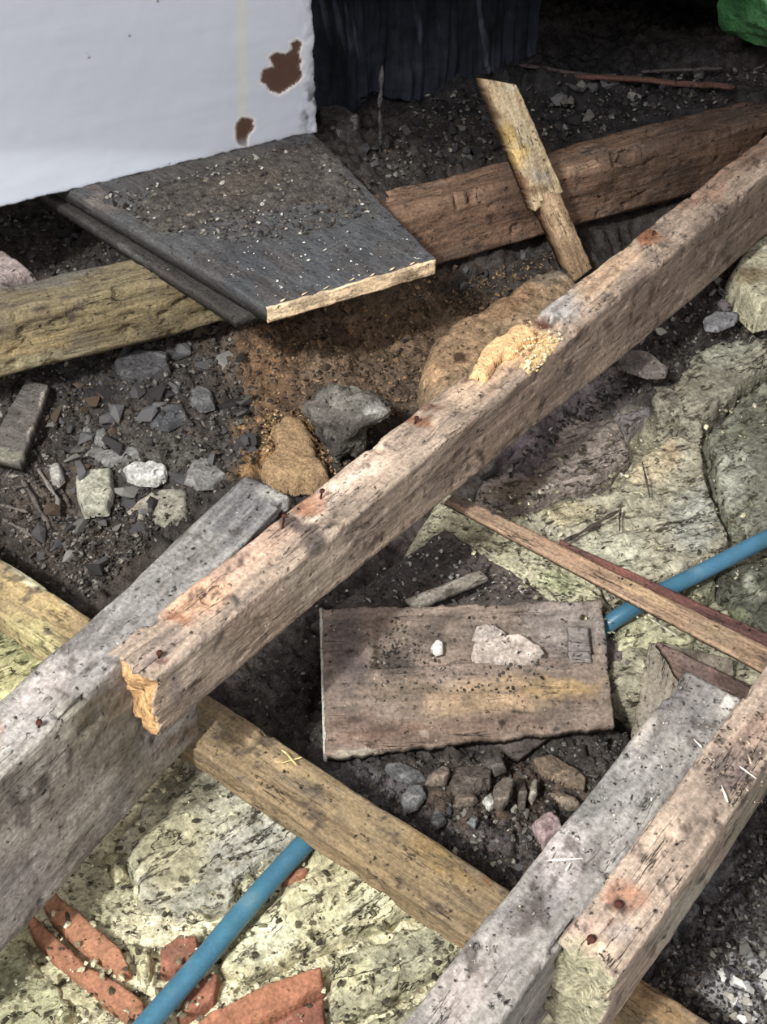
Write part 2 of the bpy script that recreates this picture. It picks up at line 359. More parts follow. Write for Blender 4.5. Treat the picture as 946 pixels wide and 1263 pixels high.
def rock(name, px, py, z, rx, ry, rz, mat, base, spots=(), seed=0, rot=0, tilt=(0, 0), sub=4, noise=.28, k=16, var=.3, warp=6):
    """boulder centred on the point seen at (px,py) at height z; radii in metres"""
    V, F = hull(seed, k, 1.0, sub, noise)
    R = np.array(Matrix.Rotation(math.radians(rot), 3, 'Z') @ Matrix.Rotation(tilt[0], 3, 'X') @ Matrix.Rotation(tilt[1], 3, 'Y'))
    V = (V*np.array([rx, ry, rz])) @ R.T + P(px, py, z)
    F = np.array(F)
    return meshobj(name, V, F, mat, paint(V, base, spots, seed, warp, var))

# ------------------------------------------------------------ the ground in the void
CTL = [(0, 310, -.30), (60, 300, -.30), (150, 270, -.22), (100, 480, -.27), (100, 560, -.31), (200, 450, -.25), (260, 420, -.25), (60, 650, -.34), (120, 700, -.36), (200, 650, -.34), (270, 560, -.31),
       (400, 420, -.25), (330, 400, -.24), (470, 450, -.28), (330, 540, -.31), (430, 560, -.32), (560, 350, -.24), (600, 420, -.27), (640, 320, -.23),
       (450, 190, -.07), (400, 175, -.06), (425, 205, -.035), (440, 232, -.05), (470, 215, -.08), (520, 150, -.10), (620, 190, -.12), (700, 150, -.12), (850, 110, -.06), (500, 60, -.02), (700, 90, -.04), (900, 60, 0), (600, 10, .0),
       (650, 540, -.30), (760, 470, -.31), (800, 430, -.30), (900, 350, -.27), (946, 300, -.26), (820, 330, -.28),
       (340, 830, -.44), (380, 880, -.45), (450, 1000, -.40), (470, 945, -.385), (430, 925, -.40), (520, 960, -.385), (500, 915, -.41), (600, 1030, -.40), (700, 960, -.42), (560, 700, -.41), (500, 680, -.41), (640, 720, -.44), (600, 800, -.46), (450, 780, -.45), (540, 860, -.46), (690, 830, -.47), (780, 880, -.47), (780, 800, -.46),
       (700, 620, -.42), (850, 600, -.42), (930, 620, -.42), (900, 760, -.46), (930, 500, -.38),
       (850, 1150, -.40), (900, 1230, -.38), (930, 1050, -.40), (800, 1250, -.43), (300, 1000, -.50), (300, 1200, -.52), (80, 1200, -.52), (500, 1200, -.52), (0, 780, -.48), (-100, 900, -.5), (0, 1000, -.5)]
CP = np.array([P(a, b, c) for a, b, c in CTL])
def gbase(x, y):
    num = 0; den = 1e-9
    for p in CP:
        d2 = (x-p[0])**2+(y-p[1])**2; wgt = 1/(d2+.0012)**1.8
        num = num+wgt*p[2]; den = den+wgt
    return num/den
def gh(x, y):
    x = np.asarray(x, float); y = np.asarray(y, float)
    p = np.stack([x, y, x*0], -1)
    c1 = np.abs(fbm(p, 30, 3, 52, .55)); c2 = np.abs(fbm(p, 75, 3, 56, .6))
    return gbase(x, y)+fbm(p, 9, 2, 51)*.018-.012+.030*np.sqrt(c1+.01)+.024*c2+fbm(p, 150, 2, 58)*.004
def G(px, py, dz=0.0):
    return GA(np.array([px], float), np.array([py], float), dz)[0]
def PA(x, y, z):
    u = (x-473)/FPX; v = (631.5-y)/FPX
    d = np.stack([u, cp+v*sp, -sp+v*cp], -1); t = (z-CH)/d[..., 2]
    return np.array([0, 0, CH])+t[..., None]*d
def GA(px, py, dz=0.0, fn=None):
    z = np.full(px.shape, -.3)
    for i in range(8):
        p = PA(px, py, z); z = .35*z+.65*((fn or gh)(p[:, 0], p[:, 1])+dz)
    return PA(px, py, z)
ROWS, CSN = 540, 560
yy = .32*(1.00495**np.arange(ROWS)); s_ = np.linspace(-1.75, 1.75, CSN)
Yg, Sg = np.meshgrid(yy, s_, indexing='ij'); Xg = Sg*(Yg*.33+.25)
Zg = gh(Xg, Yg)
Vg = np.stack([Xg, Yg, Zg], -1).reshape(-1, 3)
GS = [(400, 440, 160, 90, 15, (104, 84, 66), .85, .6), (480, 400, 110, 60, -10, (112, 88, 66), .8, .6), (335, 470, 40, 70, 0, (108, 78, 50), .7, .6),
      (350, 560, 60, 50, 0, (150, 112, 66), .9, .5), (330, 410, 50, 40, 0, (96, 70, 48), .7), (560, 420, 60, 70, 0, (98, 78, 58), .7),
      (100, 690, 90, 60, 30, (66, 56, 48), .8, .7), (200, 560, 90, 40, 0, (88, 84, 78), .55, .8), (60, 620, 60, 50, 0, (84, 72, 62), .6, .7),
      (120, 470, 90, 40, 0, (52, 50, 52), .8, .7), (680, 520, 90, 60, -35, (112, 98, 104), .8, .6), (740, 500, 60, 60, 0, (120, 110, 108), .6, .7),
      (860, 1130, 120, 130, 0, (84, 80, 82), .8, .6), (920, 1220, 60, 60, 0, (150, 148, 150), .7, .6), (450, 1000, 160, 60, 20, (84, 80, 84), .8, .6),
      (600, 1040, 120, 60, 20, (76, 68, 68), .7, .6), (620, 980, 120, 40, 0, (84, 66, 52), .7, .6), (700, 110, 320, 80, 0, (36, 35, 38), .9, .6), (540, 700, 120, 60, 10, (68, 60, 58), .7, .5),  # wide near-black zone paints the back void's shade into the soil
      (800, 600, 120, 100, 0, (150, 142, 118), .8, .5)]
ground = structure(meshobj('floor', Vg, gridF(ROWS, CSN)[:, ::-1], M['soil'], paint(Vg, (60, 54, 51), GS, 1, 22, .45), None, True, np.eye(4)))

# ------------------------------------------------------------ room behind: painted partition, dark void, sheet
pa, pb = P(-330, 334, 0.0), P(392, 162, 0.0)
UPV = np.array([0, 0, .62])
chipA = [(322, 96), (327, 86), (337, 82), (333, 72), (342, 65), (352, 67), (360, 62), (358, 52), (366, 49), (372, 53), (372, 60), (369, 66), (373, 76), (370, 86), (373, 92), (367, 100), (353, 112), (344, 115), (332, 111), (327, 103), (321, 101)]
chipB = [(291, 152), (299, 146), (306, 146), (313, 148), (312, 158), (308, 165), (304, 181), (294, 178), (292, 168)]
def px_mask(q, poly, jag, seed):
    n1 = fbm(np.stack([q[..., 0]*.1, q[..., 1]*.1, q[..., 0]*0], -1), 1, 3, seed); return inpoly(q+n1[..., None]*jag, poly)
def panel_relief(U, W):
    p = pa[None, None]*(1-U)[..., None]+pb[None, None]*U[..., None]+UPV*W[..., None]; q = PX(p)
    a = np.maximum(px_mask(q, chipA, 2.5, 3), px_mask(q, chipB, 2.5, 4))
    e = ss(371, 380, q[..., 0]+6*fbm(p, 60, 3, 9))*(1-ss(391, 396, q[..., 0]))
    return -.0035*ss(-.6, .6, a)+.0035*e*(.4+fbm(p, 70, 4, 8)) + fbm(p, 3, 2, 2)*.0012
pw = board('wall_back', [pa, pb, pb+UPV, pa+UPV], .035, M['paint'], (226, 229, 236), [], 60, .0028, .0006, .004, 6, .0, relief=panel_relief, maxn=640, ragged=[('u1', .006)])
me = pw.data; nv = len(me.vertices); co = np.zeros(nv*3); me.vertices.foreach_get('co', co); mw = np.array(PW['wall_back'])
Vw = co.reshape(-1, 3) @ mw[:3, :3].T + mw[:3, 3]; q = PX(Vw)
C = np.tile(np.array(lin((190, 194, 206), 1.0, 1.12)), (nv, 1)); C *= (1+.02*fbm(Vw, 6, 3, 5))[:, None]
def mix(m, rgb):
    global C
    C = C*(1-m[:, None])+np.array(lin(rgb))*m[:, None]
nz_ = fbm(Vw, 40, 3, 6)
mix(np.exp(-((q[:, 0]-299-3*nz_)/7.0)**2)*.42*ss(180, 140, q[:, 1]), (200, 194, 164))
mix(ss(365, 382, q[:, 0]+9*nz_)*(.25+.5*ss(-.1, .5, fbm(Vw, 45, 4, 12))), (150, 150, 158))
mix(ss(366, 384, q[:, 0]+8*nz_)*ss(60, 140, q[:, 1])*ss(0, .3, fbm(Vw, 70, 4, 14)), (84, 82, 86))
for ch, s0 in ((chipA, 3), (chipB, 4)):
    a = px_mask(q, ch, 2.5, s0)
    mix(ss(-4.5, -1.5, a)*.55, (236, 214, 200)); mix(ss(-.8, .5, a), (84, 60, 48)); mix(ss(1, 9, a)*.6*ss(-.3, .4, nz_), (78, 50, 42))
for (x, y, r_) in ((160, 44, 2), (110, 71, 2.4), (108, 66, 1.5), (195, 1, 2.2), (209, 202, 2)):
    mix(1-ss(r_*.5, r_, np.hypot(q[:, 0]-x, q[:, 1]-y)), (96, 92, 84))
mix(ss(-14, -2, q[:, 1]-(258-.246*q[:, 0])+6*nz_)*.5*ss(210, 300, q[:, 0]), (176, 176, 184))
me.attributes['Col'].data.foreach_set('color', np.hstack([C, np.ones((nv, 1))]).ravel())
structure(pw)

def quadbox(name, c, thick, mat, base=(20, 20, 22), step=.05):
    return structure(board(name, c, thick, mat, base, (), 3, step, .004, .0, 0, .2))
quadbox('light_blocker_north', [(-.9, 4.3, -.5), (3.2, 4.3, -.5), (3.2, 4.3, 1.6), (-.9, 4.3, 1.6)], .05, M['black'])  # dark backing added behind the void to shut light out
quadbox('light_blocker_east', [(2.25, 1.7, -.5), (2.25, 4.3, -.5), (2.25, 4.3, 1.6), (2.25, 1.7, 1.6)], .05, M['black'])  # side added out of view to close the void against ambient light
quadbox('light_blocker_top', [(-.14, 2.12, .315), (2.25, 2.75, .315), (2.25, 4.3, .315), (-.9, 4.3, .315)], .05, M['black'])  # unseen slab added low over the void to block light
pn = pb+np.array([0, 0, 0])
quadbox('light_blocker_west', [(-.9, 2.05, -.3), (-.9, 4.3, -.3), (-.9, 4.3, 1.4), (-.9, 2.05, 1.4)], .05, M['black'])  # added opposite side, likewise keeping ambient light from the void

# dusty black sheet hanging in the void
a0, a1 = P(385, 150, -.06), P(655, 85, -.08)
n, m = 240, 160
U, W = np.meshgrid(np.linspace(0, 1, n), np.linspace(0, 1, m), indexing='ij')
base_ = a0*(1-U)[..., None]+a1*U[..., None]+np.array([0, 0, .85])*W[..., None]
nd = np.array([a1[1]-a0[1], -(a1[0]-a0[0]), 0]); nd /= np.linalg.norm(nd)
fold = .03*fbm(np.stack([U*9, W*1.3, U*0], -1), 1, 3, 71)+.014*np.abs(fbm(np.stack([U*26, W*3+U*4, U*0], -1), 1, 3, 72))+.02*fbm(base_, 7, 3, 75)*(1-W)
Vs = base_+nd*fold[..., None]+np.array([0, 0, 1])*0
Vs[..., 2] += (.04*fbm(np.stack([U*8, U*0, U*0], -1), 1, 3, 77))*(W < .02)
Cs = paint(Vs.reshape(-1, 3), (34, 37, 48), [], 70, 0, .3)
st = ss(.25, .55, fbm(np.stack([U*22+W*6, W*5, U*0], -1).reshape(-1, 3), 1, 4, 79))*.55
Cs = Cs*(1-st[:, None])+np.array(lin((96, 104, 124)))*st[:, None]
sh = meshobj('plastic_sheet', Vs.reshape(-1, 3), gridF(n, m)[:, ::-1], M['sheet'], Cs)
md = sh.modifiers.new('thickness', 'SOLIDIFY'); md.thickness = .002
tag(sh, 'dusty blue-black plastic sheet hanging in folds behind the white partition', 'plastic sheet')

# green plastic bag top right
V, F = hull(5, 26, 1, 5, .10)
nn = V/np.linalg.norm(V, axis=1)[:, None]
cr = -np.abs(fbm(V*1.0, 2.3, 4, 3))*.30+fbm(V, 6, 3, 9)*.04
V = V*.9+nn*cr[:, None]
c_ = P(950, 8, .15)
V = V*np.array([.17, .15, .155]) @ np.array(Matrix.Rotation(.5, 3, 'Y')).T + c_
bg = meshobj('plastic_bag', V, np.array(F), M['bag'], paint(V, (50, 108, 58), [(940, 30, 30, 25, 30, (84, 150, 92), .5), (900, 10, 18, 30, 0, (44, 110, 56), .6)], 4, 10, .3))
tag(bg, 'crumpled green plastic bag above the far end of the long joist', 'plastic bag')

# ------------------------------------------------------------ masonry footings (beds + stones + bricks)
MASON = lambda x, y: 0
MY = (204, 194, 158)
mould = [(80, 1200, 90, 100, 0, (142, 136, 96), .6), (240, 1000, 80, 60, -30, (184, 178, 138), .5), (150, 1080, 60, 80, 40, (120, 116, 90), .6), (20, 1210, 50, 60, 0, (150, 148, 112), .6), (400, 1040, 40, 20, 30, (222, 214, 166), .7), (250, 940, 50, 16, -20, (222, 214, 170), .6), (130, 1000, 30, 40, 0, (210, 200, 150), .6),
         (240, 950, 60, 30, -20, (96, 88, 68), .6), (320, 1180, 70, 50, 0, (196, 190, 150), .6), (440, 1230, 80, 30, -20, (170, 168, 128), .6)]
front = slab('wall_front', [(-260, 560), (-60, 640), (250, 860), (640, 1100), (760, 1185), (980, 1330), (760, 1480), (-380, 1480)], -.375, .09, M['mortar'], MY, mould, 80, .0045, .018, .006, .02, (0, 0), 16, .3, ns=30)
structure(front)
def stn(poly, z, base, spots=(), seed=0, parent=front, name='stone', mat='stone', rough=.010, dirx=36, strat=.006, thick=.05, tilt=(0, 0), bev=.012, edge=.008, ns=26, step=.0035, var=.25):
    return slab(name, poly, z, thick, M[mat], base, spots, seed, step, rough, edge, bev, tilt, 9, var, parent, ns, 1, dirx, strat)
stn([(190, 965), (262, 905), (330, 935), (395, 1000), (372, 1040), (300, 1085), (285, 1120), (215, 1135), (165, 1110), (140, 1040)], -.352, (166, 160, 138),
    [(300, 1050, 70, 40, -30, (146, 142, 132), .8), (350, 980, 30, 25, 0, (206, 202, 182), .8), (210, 1050, 60, 60, 0, (150, 140, 102), .6), (230, 980, 50, 30, -20, (92, 84, 62), .7), (250, 1110, 50, 25, 0, (128, 126, 114), .6)], 81)
stn([(395, 1030), (440, 1025), (560, 1105), (500, 1130), (400, 1170), (300, 1215), (262, 1190), (290, 1150), (335, 1105)], -.350,
    (182, 174, 136), [(420, 1060, 50, 30, 20, (168, 158, 118), .7), (470, 1110, 60, 20, -20, (190, 184, 150), .7), (330, 1160, 50, 30, -25, (206, 202, 168), .6)], 82, strat=.009)
stn([(410, 1178), (505, 1140), (580, 1118), (610, 1140), (560, 1190), (480, 1240), (405, 1263), (398, 1215)], -.352, (160, 154, 124), [(500, 1180, 60, 25, -25, (140, 138, 116), .7), (430, 1200, 40, 20, -20, (190, 184, 140), .7)], 83, strat=.010)
stn([(408, 1270), (490, 1245), (570, 1195), (560, 1290), (480, 1330), (400, 1320)], -.355, (150, 146, 116), [], 84)
stn([(0, 1160), (30, 1150), (60, 1200), (95, 1240), (80, 1300), (-40, 1300), (-60, 1200)], -.362, (168, 164, 126), [(20, 1210, 30, 30, 0, (104, 104, 78), .6)], 85, rough=.014)
stn([(-60, 690), (20, 745), (80, 800), (40, 850), (-40, 880), (-120, 780)], -.365, (176, 168, 118), [(20, 790, 40, 40, 0, (110, 110, 70), .6)], 86)
BR = (150, 98, 68); bm_ = [(250, 1240, 200, 60, 0, (168, 98, 74), .3)]
def brk(poly, z, seed, base=BR, spots=(), tilt=(0, 0), dirx=0):
    return stn(poly, z, base, spots, seed, name='brick', mat='brick', rough=.0035, dirx=dirx, strat=0, thick=.05, tilt=tilt, bev=.0025, edge=.0025, ns=50, step=.0028, var=.3)
brk([(38, 1092), (60, 1090), (105, 1128), (150, 1168), (163, 1196), (150, 1206), (112, 1180), (62, 1135)], -.349, 90, (150, 100, 70))
brk([(30, 1118), (58, 1142), (105, 1185), (150, 1212), (178, 1232), (182, 1262), (160, 1262), (118, 1228), (60, 1180), (34, 1150)], -.351, 91, (144, 94, 66))
brk([(196, 1168), (222, 1150), (244, 1150), (246, 1176), (216, 1198), (196, 1200)], -.352, 92, (132, 82, 62), [(220, 1180, 20, 14, 0, (104, 76, 58), .6)])
brk([(262, 1196), (270, 1200), (266, 1234), (220, 1256), (214, 1250), (236, 1214)], -.350, 93, (140, 86, 64))
brk([(240, 1262), (258, 1248), (330, 1210), (398, 1188), (402, 1218), (360, 1240), (310, 1262), (290, 1300), (240, 1290)], -.338, 94, (154, 98, 68))
brk([(330, 1262), (365, 1242), (400, 1228), (402, 1262), (398, 1300), (330, 1300)], -.350, 95, (128, 78, 60))
brk([(345, 1082), (362, 1070), (384, 1066), (378, 1078), (356, 1090)], -.345, 96, (150, 98, 70))
for i, poly in enumerate([[(-40, 1050), (10, 1090), (32, 1110), (20, 1140), (-30, 1110)], [(150, 1150), (185, 1160), (190, 1200), (176, 1225), (160, 1190)], [(200, 1205), (228, 1212), (200, 1250), (186, 1240)],
                          [(275, 1160), (300, 1150), (305, 1175), (285, 1185)], [(120, 1050), (150, 1040), (160, 1075), (140, 1090)]]):
    stn(poly, -.350, (176, 168, 128), [], 97+i, rough=.010, strat=.002, step=.004)

right = slab('wall_right', [(700, 330), (840, 300), (1150, 210), (1400, 500), (1150, 900), (940, 880), (740, 850), (600, 780), (480, 690), (560, 560), (620, 500)], -.375, .12, M['mortar'], (154, 146, 122),
             [(650, 540, 70, 60, -30, (120, 106, 112), .85), (700, 470, 60, 40, -30, (104, 92, 98), .8), (930, 640, 50, 60, 0, (96, 94, 84), .6), (640, 690, 110, 30, 28, (196, 190, 150), .7)], 110, .005, .018, .006, .03, (0, 0), 14, .3, ns=28)
structure(right)
R = dict(parent=right)
stn([(800, 455), (850, 415), (930, 372), (1000, 350), (1010, 420), (946, 452), (905, 485), (868, 520), (826, 512), (800, 490)], -.315, (136, 130, 112), [(830, 470, 30, 30, 0, (112, 104, 90), .7), (905, 420, 50, 25, -40, (158, 156, 140), .7), (940, 390, 30, 20, 0, (176, 172, 142), .6)], 111, rough=.008, thick=.08, **R)
stn([(872, 534), (910, 492), (950, 462), (1010, 430), (1060, 560), (1000, 640), (930, 660), (900, 640), (880, 590)], -.330, (120, 118, 102), [(905, 590, 25, 40, 0, (166, 166, 150), .7), (930, 520, 30, 40, 0, (84, 84, 72), .6)], 112, rough=.012, thick=.07, **R)
stn([(640, 636), (700, 612), (760, 598), (786, 560), (834, 532), (868, 545), (874, 590), (892, 640), (906, 668), (880, 690), (838, 706), (800, 722), (762, 738), (720, 700), (690, 660)], -.335, (158, 150, 128),
    [(860, 640, 40, 50, 20, (146, 146, 136), .8), (800, 570, 50, 30, -20, (196, 178, 142), .8), (760, 680, 50, 30, 0, (192, 190, 164), .7), (700, 630, 50, 20, 0, (170, 156, 120), .7), (830, 560, 20, 20, 0, (150, 124, 96), .6)], 113, rough=.014, dirx=20, thick=.07, **R)
stn([(560, 660), (610, 640), (680, 668), (740, 720), (760, 745), (740, 760), (690, 745), (640, 715), (590, 690)], -.350, (172, 164, 134), [(600, 665, 30, 15, 0, (130, 120, 92), .6), (690, 720, 30, 20, 0, (150, 160, 110), .5)], 114, rough=.012, dirx=-28, thick=.05, **R)
stn([(600, 560), (660, 520), (720, 500), (768, 520), (780, 560), (740, 592), (680, 606), (620, 620), (585, 610)], -.335, (134, 120, 112), [(640, 560, 50, 30, -30, (96, 82, 90), .8), (720, 530, 40, 20, 0, (158, 144, 132), .7), (640, 600, 50, 15, -15, (110, 92, 72), .7)], 115, rough=.016, dirx=22, thick=.06, **R)
stn([(690, 440), (740, 425), (790, 470), (806, 505), (780, 530), (726, 494), (690, 480)], -.325, (116, 108, 108), [(750, 500, 30, 20, 0, (140, 130, 130), .6)], 116, rough=.014, **R)
stn([(884, 700), (920, 690), (990, 680), (1010, 760), (946, 778), (910, 760), (888, 730)], -.345, (86, 86, 74), [(925, 725, 14, 20, 0, (176, 176, 156), .7), (900, 760, 20, 10, 0, (120, 124, 90), .7)], 117, rough=.016, **R)
stn([(756, 765), (800, 742), (840, 750), (870, 775), (850, 800), (800, 800), (760, 800)], -.362, (176, 170, 134), [], 118, rough=.010, **R)
stn([(846, 716), (884, 700), (890, 730), (870, 742), (850, 738)], -.355, (120, 120, 96), [], 119, **R)

# ------------------------------------------------------------ timbers
RUST = (150, 78, 48); GR = (116, 112, 114); PKW = (196, 160, 138)
def xy(px, py, z=0): return P(px, py, z)
d1 = (xy(280, 585)-xy(45, 795)); d1 /= np.linalg.norm(d1)
# deep left joist
e1 = xy(303, 584)+np.array([0, 0, -.004]); A1 = e1 - d1*1.05
b1 = beam('floor_joist', A1, e1, .074, .262, M['grimy'], (136, 130, 126),
     [(200, 700, 200, 60, -42, (110, 106, 104), .75), (300, 630, 60, 40, -40, (84, 82, 86), .7), (90, 800, 90, 50, -40, (118, 114, 112), .7), (60, 850, 70, 25, -40, (156, 144, 140), .7), (345, 600, 25, 10, 0, (150, 144, 136), .7),
      (0, 905, 14, 16, 0, RUST, .9), (60, 1000, 110, 100, -45, (158, 150, 138), .75), (130, 900, 50, 70, -40, (112, 104, 84), .75), (60, 920, 60, 20, -45, (178, 170, 156), .5), (30, 1080, 60, 30, -40, (140, 132, 130), .6),
      (190, 960, 50, 30, -40, (120, 108, 88), .7), (228, 905, 50, 14, -42, (104, 84, 68), .9), (100, 1050, 50, 10, -45, (92, 84, 78), .6), (48, 892, 4, 4, 0, (60, 54, 50), .9), (118, 742, 12, 10, 0, (172, 168, 166), .8)], 11, rough=.003, warp=14, depf=lambda t: 1-.62*ss(.775, .80, t))
tag(b1, 'deep grey-topped floor joist at lower left, its near end out of frame', 'joist', 'floor joists')
# long joist
s2 = xy(133, 803); f2 = xy(949, 163); dd = (f2-s2)/np.linalg.norm(f2-s2); e2 = f2+dd*.75
L2 = np.linalg.norm(e2-s2)
def T2(px, py): return float(np.dot(xy(px, py)-s2, dd))/L2
tA, tB, tC = T2(515, 497), T2(662, 385), T2(800, 280)
def top2(t, v):
    worn = ss(tA-.004, tA+.02, t)*(1-ss(tB-.002, tB+.001, t))
    band = np.exp(-((t-T2(385, 600))/.010)**2)*.004+np.exp(-((t-tC)/.010)**2)*.003
    return -.010*worn*(.55+.45*(v < .75)) - band + .004*ss(tB, tB+.002, t)*(v < .6)
def dep2(t): return 1+.72*ss(.0, .62, t)
WL = (182, 150, 126)
b2 = beam('floor_joist', s2, e2, .073, .100, M['wood'], (154, 132, 114),
     [(300, 680, 90, 28, -40, (202, 160, 134), .8), (240, 740, 56, 24, -35, (198, 148, 112), .85), (215, 765, 24, 10, 20, (146, 92, 62), .85), (380, 622, 22, 12, -10, (152, 98, 66), .9), (365, 645, 34, 12, 20, (74, 60, 58), .85),
      (440, 580, 70, 26, -39, (206, 174, 152), .8), (515, 520, 26, 9, 0, (128, 78, 48), .9), (535, 502, 26, 10, 15, (110, 72, 54), .85), (600, 460, 70, 30, -39, (198, 164, 134), .8), (640, 425, 50, 30, -39, (208, 164, 112), .8),
      (690, 380, 40, 20, -39, (176, 170, 168), .8), (745, 335, 60, 22, -39, (198, 160, 124), .8), (800, 292, 26, 10, 5, (146, 86, 46), .9), (806, 280, 22, 6, 5, (98, 86, 78), .8), (870, 230, 60, 18, -39, (150, 112, 90), .8), (930, 190, 40, 14, -39, (128, 98, 80), .8),
      (190, 800, 40, 14, -35, (110, 96, 92), .7), (250, 830, 60, 50, -42, (164, 146, 130), .7), (215, 850, 14, 26, 0, (112, 98, 94), .7), (238, 846, 14, 4, -35, (46, 36, 30), .95), (195, 815, 10, 6, 0, (88, 46, 34), .9),
      (400, 700, 80, 30, -40, (172, 154, 136), .7), (385, 672, 18, 16, -30, (58, 50, 50), .85), (405, 652, 14, 6, -30, (60, 52, 50), .85), (285, 738, 5, 10, -20, (50, 48, 54), .9), (270, 780, 3, 40, 15, (84, 74, 72), .6), (510, 600, 90, 40, -40, (160, 140, 122), .7), (620, 520, 90, 40, -40, (146, 122, 106), .7),
      (700, 450, 80, 40, -40, (140, 118, 104), .7), (590, 560, 4, 10, 0, (60, 50, 50), .9), (725, 410, 4, 8, 0, (50, 40, 38), .9), (748, 400, 6, 14, 0, (96, 74, 60), .8), (712, 412, 4, 12, 0, (110, 78, 48), .8), (800, 370, 70, 40, -40, (124, 102, 90), .75), (900, 290, 90, 50, -40, (108, 90, 80), .8),
      (896, 318, 6, 10, 0, (62, 48, 42), .8), (798, 358, 4, 16, 0, (78, 62, 54), .8), (665, 402, 10, 8, 0, (84, 42, 28), .95), (420, 610, 60, 6, -39, (206, 184, 166), .5), (560, 505, 60, 5, -39, (200, 172, 146), .5), (340, 800, 60, 10, -38, (120, 100, 84), .6)], 12,
     step=.0042, rough=.0026, topf=top2, depf=dep2, warp=9, var=.14, endrough=.016, endcol=(186, 140, 84))
tag(b2, 'long brown floor joist crossing the picture, rust stained with an ochre sawn end', 'joist', 'floor joists')
# lower right pair
d3 = (xy(845, 830)-xy(495, 1263)); d3 /= np.linalg.norm(d3); e3 = xy(847, 826); A3 = e3-d3*.80
b3 = beam('floor_joist', A3, e3, .067, .20, M['grimy'], (126, 120, 115),
     [(742, 970, 60, 34, -50, (104, 99, 97), .8), (700, 1080, 40, 26, -50, (112, 106, 104), .7), (560, 1180, 40, 16, -50, (120, 112, 108), .6), (760, 960, 90, 60, -50, (128, 124, 121), .5), (850, 860, 40, 40, -50, (112, 106, 108), .7), (700, 1060, 50, 40, -50, (162, 150, 148), .7), (650, 1120, 60, 24, -20, (92, 86, 88), .75), (790, 900, 30, 12, -50, (184, 168, 158), .6), (600, 1180, 60, 40, -50, (140, 132, 128), .7),
      (570, 1230, 50, 40, -50, (152, 138, 133), .7), (905, 870, 20, 10, -50, (196, 184, 176), .7), (600, 1240, 50, 40, 0, (150, 144, 116), .0), (660, 1220, 50, 60, 0, (124, 120, 90), .0)], 13, step=.0036, rough=.0022, warp=12, var=.2)
tag(b3, 'grey dusty floor joist at lower right with its squared far end showing', 'joist', 'floor joists')
s4 = xy(685, 1152); d4 = (xy(925, 868)-xy(743, 1085)); d4 /= np.linalg.norm(d4)
off = d3*0; s4 = s4+np.array([d4[1], -d4[0], 0])*.006; e4 = s4+d3*.95
b4 = beam('floor_joist', s4, e4, .061, .165, M['wood'], (154, 132, 115),
     [(800, 1010, 50, 40, -50, (180, 154, 132), .7), (765, 1105, 34, 18, 0, (156, 104, 74), .8), (762, 1117, 9, 6, 0, (80, 38, 26), .95), (728, 1160, 9, 9, 0, (74, 36, 26), .95), (746, 1136, 18, 3, -52, (84, 48, 38), .95), (725, 1140, 30, 12, 10, (184, 150, 134), .7), (720, 1165, 40, 12, 20, (206, 182, 150), .7),
      (900, 950, 40, 30, -30, (104, 86, 84), .85), (930, 900, 40, 20, -40, (140, 112, 96), .8), (760, 1150, 20, 18, 0, (132, 120, 118), .6), (850, 1120, 80, 24, -52, (156, 148, 132), .85), (930, 1000, 60, 24, -52, (132, 124, 104), .8), (866, 1087, 7, 8, -50, (60, 50, 46), .9), (800, 1170, 4, 12, 40, (84, 70, 62), .8), (900, 1030, 4, 24, 30, (90, 78, 64), .7),
      (705, 1200, 24, 50, 0, (150, 144, 112), .85), (715, 1245, 26, 16, 0, (200, 198, 170), .8)], 14, step=.0036, rough=.0024, warp=9, var=.16, endrough=.016, endcol=(156, 148, 118))
tag(b4, 'pinkish brown floor joist lapped beside the grey one, rust holes near its mouldy end', 'joist', 'floor joists')

# cross plate under the joists
pz = -.272
pA = P(0, 689, pz); pB = P(620, 1092, pz); dp = (pB-pA)/np.linalg.norm(pB-pA)
plate = beam('wall_plate', pA-dp*.35, pB+dp*.62, .078, .052, M['wood'], (128, 106, 74),
     [(450, 990, 220, 40, 32, (132, 112, 80), .6), (360, 900, 70, 16, 32, (128, 108, 82), .7), (540, 1060, 60, 20, 32, (140, 110, 60), .7), (330, 930, 60, 8, 34, (176, 146, 100), .6), (40, 740, 70, 40, 32, (176, 150, 96), .7), (50, 790, 60, 20, 32, (186, 176, 116), .6), (20, 700, 60, 6, 33, (206, 198, 160), .8), (70, 735, 40, 5, 33, (198, 188, 150), .8),
      (820, 1240, 60, 30, 32, (136, 104, 66), .7), (600, 1085, 10, 12, 0, (110, 70, 40), .7)], 15, rough=.003, warp=8)
tag(plate, 'yellow-brown timber plate running crosswise beneath the four joists', 'wall plate')

# back timber: brown right length, mossy left length, meeting under the black board
zc = -.055
cA, cB = P(436, 241, zc), P(946, 113, zc); dc = (cB-cA)/np.linalg.norm(cB-cA)
bc = beam('sleeper_beam', cA-dc*.02, cB+dc*.5, .105, .150, M['wood'], (118, 88, 68),
     [(480, 230, 60, 14, -14, (168, 128, 100), .7), (560, 250, 110, 40, -14, (112, 84, 64), .6), (640, 235, 40, 50, 0, (70, 52, 42), .6), (740, 190, 80, 12, -14, (128, 100, 78), .7), (740, 200, 60, 3, -14, (164, 134, 106), .7), (750, 225, 14, 12, 0, (74, 40, 30), .8), (800, 215, 80, 40, -14, (92, 70, 56), .8), (880, 150, 100, 30, -14, (72, 56, 48), .8),
      (607, 268, 6, 12, 0, (64, 40, 30), .8), (780, 230, 6, 14, 0, (70, 50, 40), .7), (700, 180, 60, 4, -14, (84, 60, 46), .7), (520, 285, 80, 4, -14, (90, 66, 50), .6)], 16, rough=.0045, bev=.02, warp=8, endcol=(150, 116, 86), endrough=.02)
tag(bc, 'rounded brown sleeper beam at the back, behind the leaning stake', 'beam')
zd = -.06
